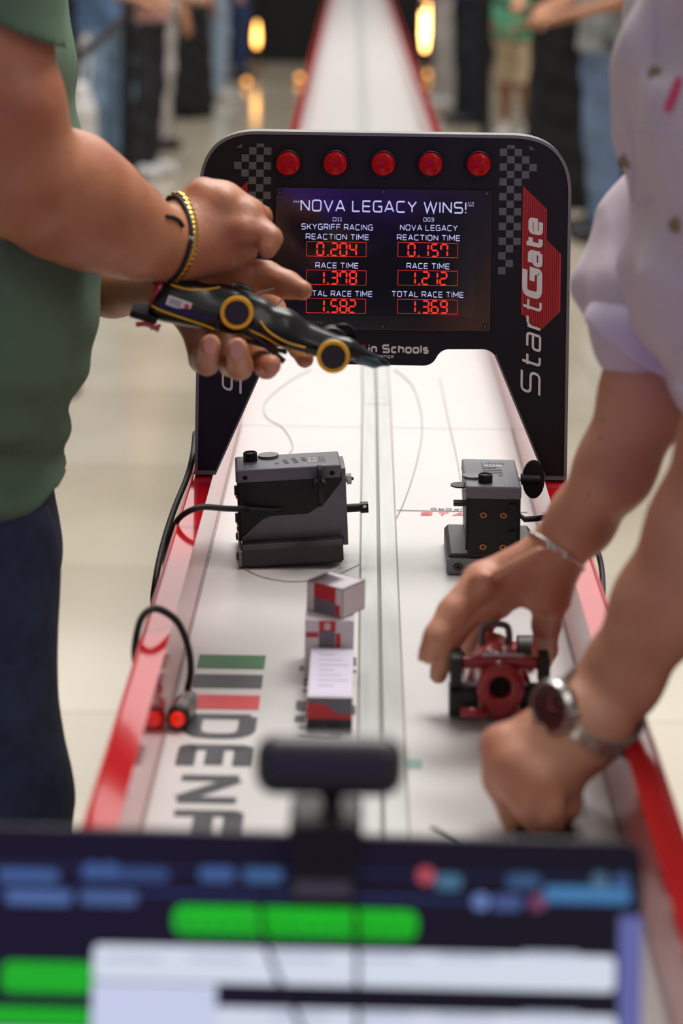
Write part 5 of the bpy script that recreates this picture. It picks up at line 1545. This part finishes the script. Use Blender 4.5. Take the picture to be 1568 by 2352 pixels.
T = n.to_track_quat('Z', 'Y').to_matrix().to_4x4(); T.translation = hp
mb = MB(); mb.use('steel'); mb.lathe([(0, -.003), (.0195, -.003), (.0205, .0), (.0205, .005), (.0185, .0085), (.0172, .0085), (.0168, .0070)], T, 40); obj('case', mb, None, wt, smooth=False)
mb = MB(); mb.use('dial'); mb.lathe([(0, .0071), (.0170, .0071)], T, 40); dial = obj('dial', mb, None, wt)
mb = MB(); mb.use('silver')
for k in range(12):
    a = 2*PI*k/12; R_ = Matrix.Rotation(a, 4, 'Z'); mb.box((.0125, -.0004, .0072), (.0155, .0004, .0076), T @ R_)
mb.box((-.0005, -.001, .0076), (.0005, .010, .0079), T); mb.box((-.001, -.0005, .0076), (.007, .0005, .0079), T)
obj('hands_and_markers', mb, None, wt)
mb = MB(); mb.use('steel'); mb.cyl(T @ Vector((.0205, 0, .003)), T @ Vector((.024, 0, .003)), .0028, .0028, 14); obj('crown', mb, None, wt)
# small tool between the fingers
p = deck(1240, 1922)
pt = thing('marker_block', 'small black block pinched under the hand with the watch', 'block', (p.x, p.y, DECK+.0008))
mb = MB(); mb.use('black'); mb.box((p.x-.018, p.y-.012, DECK+.0008), (p.x+.016, p.y+.010, DECK+.0088)); obj('block_body', mb, None, pt, bevel=.002)

# ================================================================== PEOPLE AND BARRIERS FAR BEHIND
def cm(name, c, r=.85): 
    if name not in M: M[name] = mat(name, c, r, noise=.08, nscale=10)
    return name
SK = [cm('far_skin_a', 'B98262', .6), cm('far_skin_b', '8E5E45', .6), cm('far_skin_c', 'C89A80', .6)]
def bg_person(label, u, vb, H, face, top, trs, shoe, skin=0, spread=.11, top_z=(.50, .84), hem=.03, build=1.0, arm='down', lean=0, skirt=False, sock=None, group=None):
    f = flr(u, vb); x0, y0 = f.x, f.y
    o = thing('person', label, 'person', (x0, y0, 0), group, local=True, rz=face)
    k = H/1.75
    h = .012
    # local frame: facing +x
    def J(x, y, z): return Vector((x*k, y*k, z*k))
    F = Field((-.35*k, -.42*k, -.01), (.45*k, .42*k, H+.03), h)
    hipw = .085
    for s in (-1, 1):
        F.chain([(J(0, s*hipw, .92), .085*k*build), (J(.02, s*(spread*.9), .50), .056*k*build), (J(-.02, s*spread, .09), .038*k)], .03)
        F.chain([(J(-.04, s*spread, .035), .032*k), (J(.13, s*spread, .03), .028*k)], .02)
    F.chain([(J(0, 0, .95), .125*k*build), (J(0, 0, 1.15), .115*k*build), (J(0, 0, 1.36), .12*k)], .04, (Vector((0, 1, 0)), .72))
    F.add(J(0, -.15, 1.41), J(0, .15, 1.41), .05*k, .05*k, .04); F.add(J(0, 0, 1.42), J(.01, 0, 1.54), .055*k, .05*k, .03)
    c = J(.02, 0, 1.63); P = head_sdf(F, c, (1, 0, 0))
    arms = []
    for s in (-1, 1):
        sh = J(0, s*.19, 1.40)
        if arm == 'down': el, wr = J(-.02, s*.25, 1.12), J(.06, s*.24, .88)
        elif arm == 'front': el, wr = J(.02, s*.25, 1.13), J(.26, s*.12, 1.05)
        else: el, wr = (J(.0, s*.26, 1.13), J(.24, s*.22, .96)) if s < 0 else (J(-.02, s*.25, 1.12), J(.10, s*.22, .90))
        arms.append((sh, el, wr))
        F.chain([(sh, .046*k), (el, .038*k), (wr, .026*k)], .02)
        d = (wr-el).normalized(); pm = wr+d*.07*k
        F.add(wr, pm, .024*k, .028*k, .02)
        sd = Vector((0, 1, 0)); dn = Vector((0, 0, -1))
        F.digits([[(pm+sd*q*k, .011*k), (pm+sd*q*k*1.2+d*.05*k, .010*k), (pm+sd*q*k*1.2+d*.06*k+dn*.035*k, .009*k)] for q in (-.027, -.009, .009, .027)]+
                 [[(wr+d*.02*k-sd*s*.02*k, .012*k), (wr+d*.06*k-sd*s*.05*k, .010*k)]], .006, .008)
    body = F.mesh('body', SK[skin], o)
    # trousers
    def wr_(amp): return lambda X, Y, Z: np.sin(Z*38+X*25+Y*12)+.5*np.sin(Z*17-Y*40)
    F = Field((-.30*k, -.34*k, 0), (.36*k, .34*k, 1.05*k), h)
    F.add(J(0, 0, .93), J(0, 0, 1.0), .125*k*build, .12*k*build, .0, (Vector((0, 1, 0)), .72))
    zc = hem
    for s in (-1, 1):
        F.chain([(J(0, s*hipw, .90), .103*k*build), (J(.02, s*spread*.9, .50), .078*k*build), (J(-.01, s*spread, .05), .066*k*build)], .03)
    if skirt: F.chain([(J(0, 0, .95), .14*k), (J(0, 0, .10), .20*k)], .03, (Vector((0, 1, 0)), .8))
    F.wrinkle(.004, wr_(1))
    F.cut((0, 0, zc*k), (0, 0, -1), (J(0, 0, .1),), .6*k)
    F.mesh('trousers' if not skirt else 'long_skirt', trs, o)
    # top
    F = Field((-.34*k, -.40*k, .55*k), (.42*k, .40*k, 1.56*k), h)
    F.chain([(J(0, 0, top_z[0]*1.75), .140*k*build), (J(0, 0, 1.15), .132*k*build), (J(0, 0, 1.37), .132*k)], .03, (Vector((0, 1, 0)), .70))
    F.add(J(0, -.16, 1.41), J(0, .16, 1.41), .064*k, .064*k, .03)
    for sh, el, wr in arms:
        F.add(sh, sh+(el-sh)*.75, .064*k, .056*k, .02)
    F.wrinkle(.004, wr_(1))
    F.cut((0, 0, top_z[0]*1.75*k), (0, 0, -1), (J(0, 0, top_z[0]*1.75),), .5*k)
    F.mesh('top', top, o)
    hair_field(c, (1, 0, 0), 'hair', o, .012)
    for s in (-1, 1):
        F = Field((-.16*k, s*spread*k-.09*k, -.006), (.26*k, s*spread*k+.09*k, .16*k), .008)
        F.add(J(-.05, s*spread, .045), J(.14, s*spread, .036), .045*k, .038*k, .0); F.add(J(-.04, s*spread, .05), J(-.04, s*spread, .09), .045*k, .043*k, .02)
        F.cut((0, 0, .002), (0, 0, -1), (J(0, s*spread, .03),), .3)
        F.mesh('shoe', shoe, o)
        if sock:
            mb = MB(); mb.use(sock); mb.cyl(J(-.02, s*spread, .07), J(-.018, s*spread, .17), .046*k, .044*k, 16); obj('sock', mb, None, o)
    return o
navy = cm('navy_cloth', '141B38'); ljean = cm('light_blue_denim', '7C97B2'); ljean2 = cm('pale_blue_denim', '9DB2C8')
lgrey = cm('light_grey_cloth', 'B9B4B2'); blk = cm('black_cloth', '0F0F13'); wht = cm('white_canvas', 'D9D7D6', .6)
dkgrey = cm('charcoal_cloth', '26262C'); grn = cm('mint_green_cloth', '56A781'); bge = cm('beige_shorts_cloth', 'B5A183'); jn2 = cm('mid_blue_denim', '2C3E66')
gcl = cm('grey_melange', '8F9698'); pnk = cm('dusty_pink_cloth', 'C79A92'); ltj = cm('sky_blue_denim', '6F86AA')
G1 = None
bg_person('spectator in dark navy clothes behind the bent arm at far left', 146, 395, 1.74, -.2, navy, navy, blk, 0, arm='one')
bg_person('spectator in light blue jeans standing left of the nearest barrier post', 236, 436, 1.70, -.5, cm('denim_shirt', '5E7EA6'), ljean, 'blacksoft', 0, spread=.13, arm='front')
bg_person('spectator in black trousers and white sneakers behind the nearest left barrier post', 322, 405, 1.72, -.35, pnk, dkgrey, wht, 2, spread=.10, arm='front')
bg_person('spectator in light grey trousers between the first two left barrier posts', 345, 345, 1.68, -.6, lgrey, lgrey, 'blacksoft', 0, spread=.09)
bg_person('spectator in long black clothes behind the second left barrier post', 428, 268, 1.66, -.4, blk, blk, 'blacksoft', 1, skirt=True)
bg_person('spectator in pale blue jeans and white shoes right of the black-clad one', 470, 232, 1.74, -.7, dkgrey, ljean2, wht, 2, spread=.14, arm='one')
bg_person('spectator in mid blue jeans standing by the backdrop at the left', 530, 182, 1.76, -.9, jn2, jn2, 'cdark', 1, spread=.10, arm='one', build=.85)
bg_person('spectator in dark clothes farthest away at the left', 475, 176, 1.70, -1.4, navy, cm('faded_denim', '5A7088'), 'blacksoft', 0)
bg_person('spectator in pale grey trousers just right of the far track', 1030, 244, 1.70, PI+.5, ljean, lgrey, wht, 0, spread=.08)
bg_person('spectator in dark navy trousers beside the pale-trousered one', 1080, 285, 1.78, PI+.4, cm('royal_blue_cloth', '2B36A0'), cm('midnight_cloth', '151722'), 'cdark', 0, spread=.08, arm='front')
bg_person('child in a mint green shirt, beige shorts and white socks behind the right barrier', 1184, 318, 1.22, PI+1.0, grn, bge, wht, 1, top_z=(.54, .8), hem=.52, build=1.3, spread=.12, sock='white', arm='front')
bg_person('spectator all in black standing right of the child in green', 1296, 470, 1.76, PI+.9, blk, blk, 'blacksoft', 0, skirt=True, build=1.1, arm='front')
bg_person('spectator in light blue jeans and a grey top at the right barrier', 1392, 552, 1.74, PI+.3, gcl, ltj, 'cdark', 0, spread=.05, top_z=(.50, .84), arm='front')

# barrier posts with belts
def post(name_label, u, vb, grp):
    f = flr(u, vb)
    o = thing('barrier_post', name_label, 'barrier post', (f.x, f.y, 0), grp, local=True)
    mb = MB(); mb.use('blackfab' if False else 'black'); mb.lathe([(0, 0), (.17, 0), (.17, .012), (.15, .022), (.04, .034), (.034, .05), (0, .05)], None, 36); obj('base', mb, None, o)
    mb = MB(); mb.use('black'); mb.lathe([(.031, .03), (.031, .90), (0, .90)], None, 24); obj('pole', mb, None, o, smooth=False)
    mb = MB(); mb.use('blacksoft'); mb.lathe([(.031, .90), (.038, .905), (.038, .99), (.030, 1.0), (0, 1.0)], None, 24); obj('belt_head', mb, None, o)
    return f
PA = post('black barrier post nearest on the left side, beside the light blue jeans', 288, 452, 'left barrier posts')
PB = post('second black barrier post on the left side', 339, 300, 'left barrier posts')
PC = post('third black barrier post on the left, before the long black clothes', 381, 243, 'left barrier posts')
P0 = post('black barrier post hidden behind the left person', 60, 900, 'left barrier posts')
PD = post('black barrier post just left of the child in green', 1114, 332, 'right barrier posts')
PE = post('black barrier post between the black-clad spectator and the light jeans', 1355, 520, 'right barrier posts')
PF = post('black barrier post mostly behind the lilac shirt', 1440, 672, 'right barrier posts')
PG = post('farthest black barrier post right of the track', 1052, 268, 'right barrier posts')
def belt(a, b, label, grp):
    d = Vector((b.x-a.x, b.y-a.y, 0)).normalized(); A = Vector((a.x, a.y, .955))+d*.038; B = Vector((b.x, b.y, .955))-d*.038
    L = (B-A).length; n = Vector((-d.y, d.x, 0))*.001; mb = MB(); mb.use('cdark')
    N = 12; vs = []; fs = []
    for i in range(N+1):
        t = i/N; p = A.lerp(B, t)-Vector((0, 0, .03*4*t*(1-t)))
        vs += [p-n+Vector((0, 0, .024)), p+n+Vector((0, 0, .024)), p+n-Vector((0, 0, .024)), p-n-Vector((0, 0, .024))]
    for i in range(N):
        for j in range(4): fs.append([i*4+j, i*4+(j+1) % 4, i*4+4+(j+1) % 4, i*4+4+j])
    fs += [[3, 2, 1, 0], [N*4, N*4+1, N*4+2, N*4+3]]
    mb.add(vs, fs); o = obj('barrier_belt', mb, None, None); tag(o, label, 'barrier belt', grp)
belt(P0, PA, 'dark barrier belt left of the nearest left post', 'barrier belts')
belt(PA, PB, 'dark barrier belt between the first and second left posts', 'barrier belts')
belt(PB, PC, 'dark barrier belt between the second and third left posts', 'barrier belts')
belt(PF, PE, 'dark barrier belt behind the lilac shirt', 'barrier belts')
belt(PE, PD, 'dark barrier belt across the black-clad spectator', 'barrier belts')
belt(PD, PG, 'dark barrier belt left of the child in green', 'barrier belts')

# white tote bag by the light jeans
f = flr(205, 440); z1 = W(205, 172, FPX/(f.y*1000)).z; z0 = W(205, 325, FPX/(f.y*1000)).z
tbg = thing('tote_bag', 'long white tote bag hanging left of the light blue jeans', 'bag', (f.x, f.y-.22, z0), local=True)
F = Field((-.12, -.10, -.06), (.12, .10, z1-z0+.05), .008)
F.chain([(Vector((0, 0, .04)), .062), (Vector((-.01, 0, (z1-z0)*.5)), .066), (Vector((-.02, 0, z1-z0-.06)), .045)], .02)
F.mesh('bag_body', wht, tbg)
mb = MB(); mb.use('white'); mb.tube([(-.04, 0, z1-z0-.05), (-.03, 0, z1-z0+.12), (0, 0, z1-z0+.22), (.02, 0, z1-z0+.10), (.01, 0, z1-z0-.05)], .008, 6); obj('strap', mb, None, tbg, smooth=True)

# lanterns before the backdrop
def lantern(label, u, v0, v1, Y, st, w=.024, col='FFB45A'):
    s = FPX/(Y*1000); a = W(u, v1, s); b = W(u, v0, s)
    o = thing('floor_lantern', label, 'lantern', (a.x, a.y, 0), 'glowing floor lanterns by the backdrop', local=True)
    mb = MB(); mb.use('brass'); mb.lathe([(0, 0), (.09, 0), (.09, .012), (.02, .025), (.012, .04), (.012, a.z-.01), (.03, a.z), (0, a.z)], None, 24); obj('stand', mb, None, o)
    if col not in M: M[col] = mat('lamp_glow_'+col, 'FFD9A0', .4, emit=col, estr=st)
    mb = MB(); mb.use(col); z0, z1 = a.z, b.z
    mb.lathe([(0, z0), (w*.5, z0+.005), (w, z0+(z1-z0)*.22), (w*.92, z0+(z1-z0)*.5), (w*.5, z0+(z1-z0)*.85), (0, z1)], None, 20); obj('glowing_shade', mb, None, o, smooth=True)
lantern('slim glowing amber lantern left of the far track', 589, 48, 108, 19.3, 9)
lantern('tall bright glowing lantern right of the far track', 975, -60, 116, 17.5, 14, .030, 'FFC06A')
def votive(label, u, v):
    f = flr(u, v); o = thing('floor_light', label, 'light', (f.x, f.y, 0), 'small amber floor lights', local=True)
    mb = MB(); mb.use('brass'); mb.cyl((0, 0, 0), (0, 0, .02), .05, .045, 20); obj('dish', mb, None, o)
    if 'vot' not in M: M['vot'] = mat('votive_glow', 'FFC880', .4, emit='FFA84E', estr=2.6)
    mb = MB(); mb.use('vot'); bead(mb, (0, 0, .045), .024); obj('glowing_globe', mb, None, o, smooth=True)
votive('small round amber light low on the floor left of the track', 566, 200)
votive('small round amber light touching the left side of the far track', 688, 190)
votive('small round amber light right of the far track under the tall lantern', 980, 182)

for o in list(bpy.data.objects):
    if '_o' in o: del o['_o']
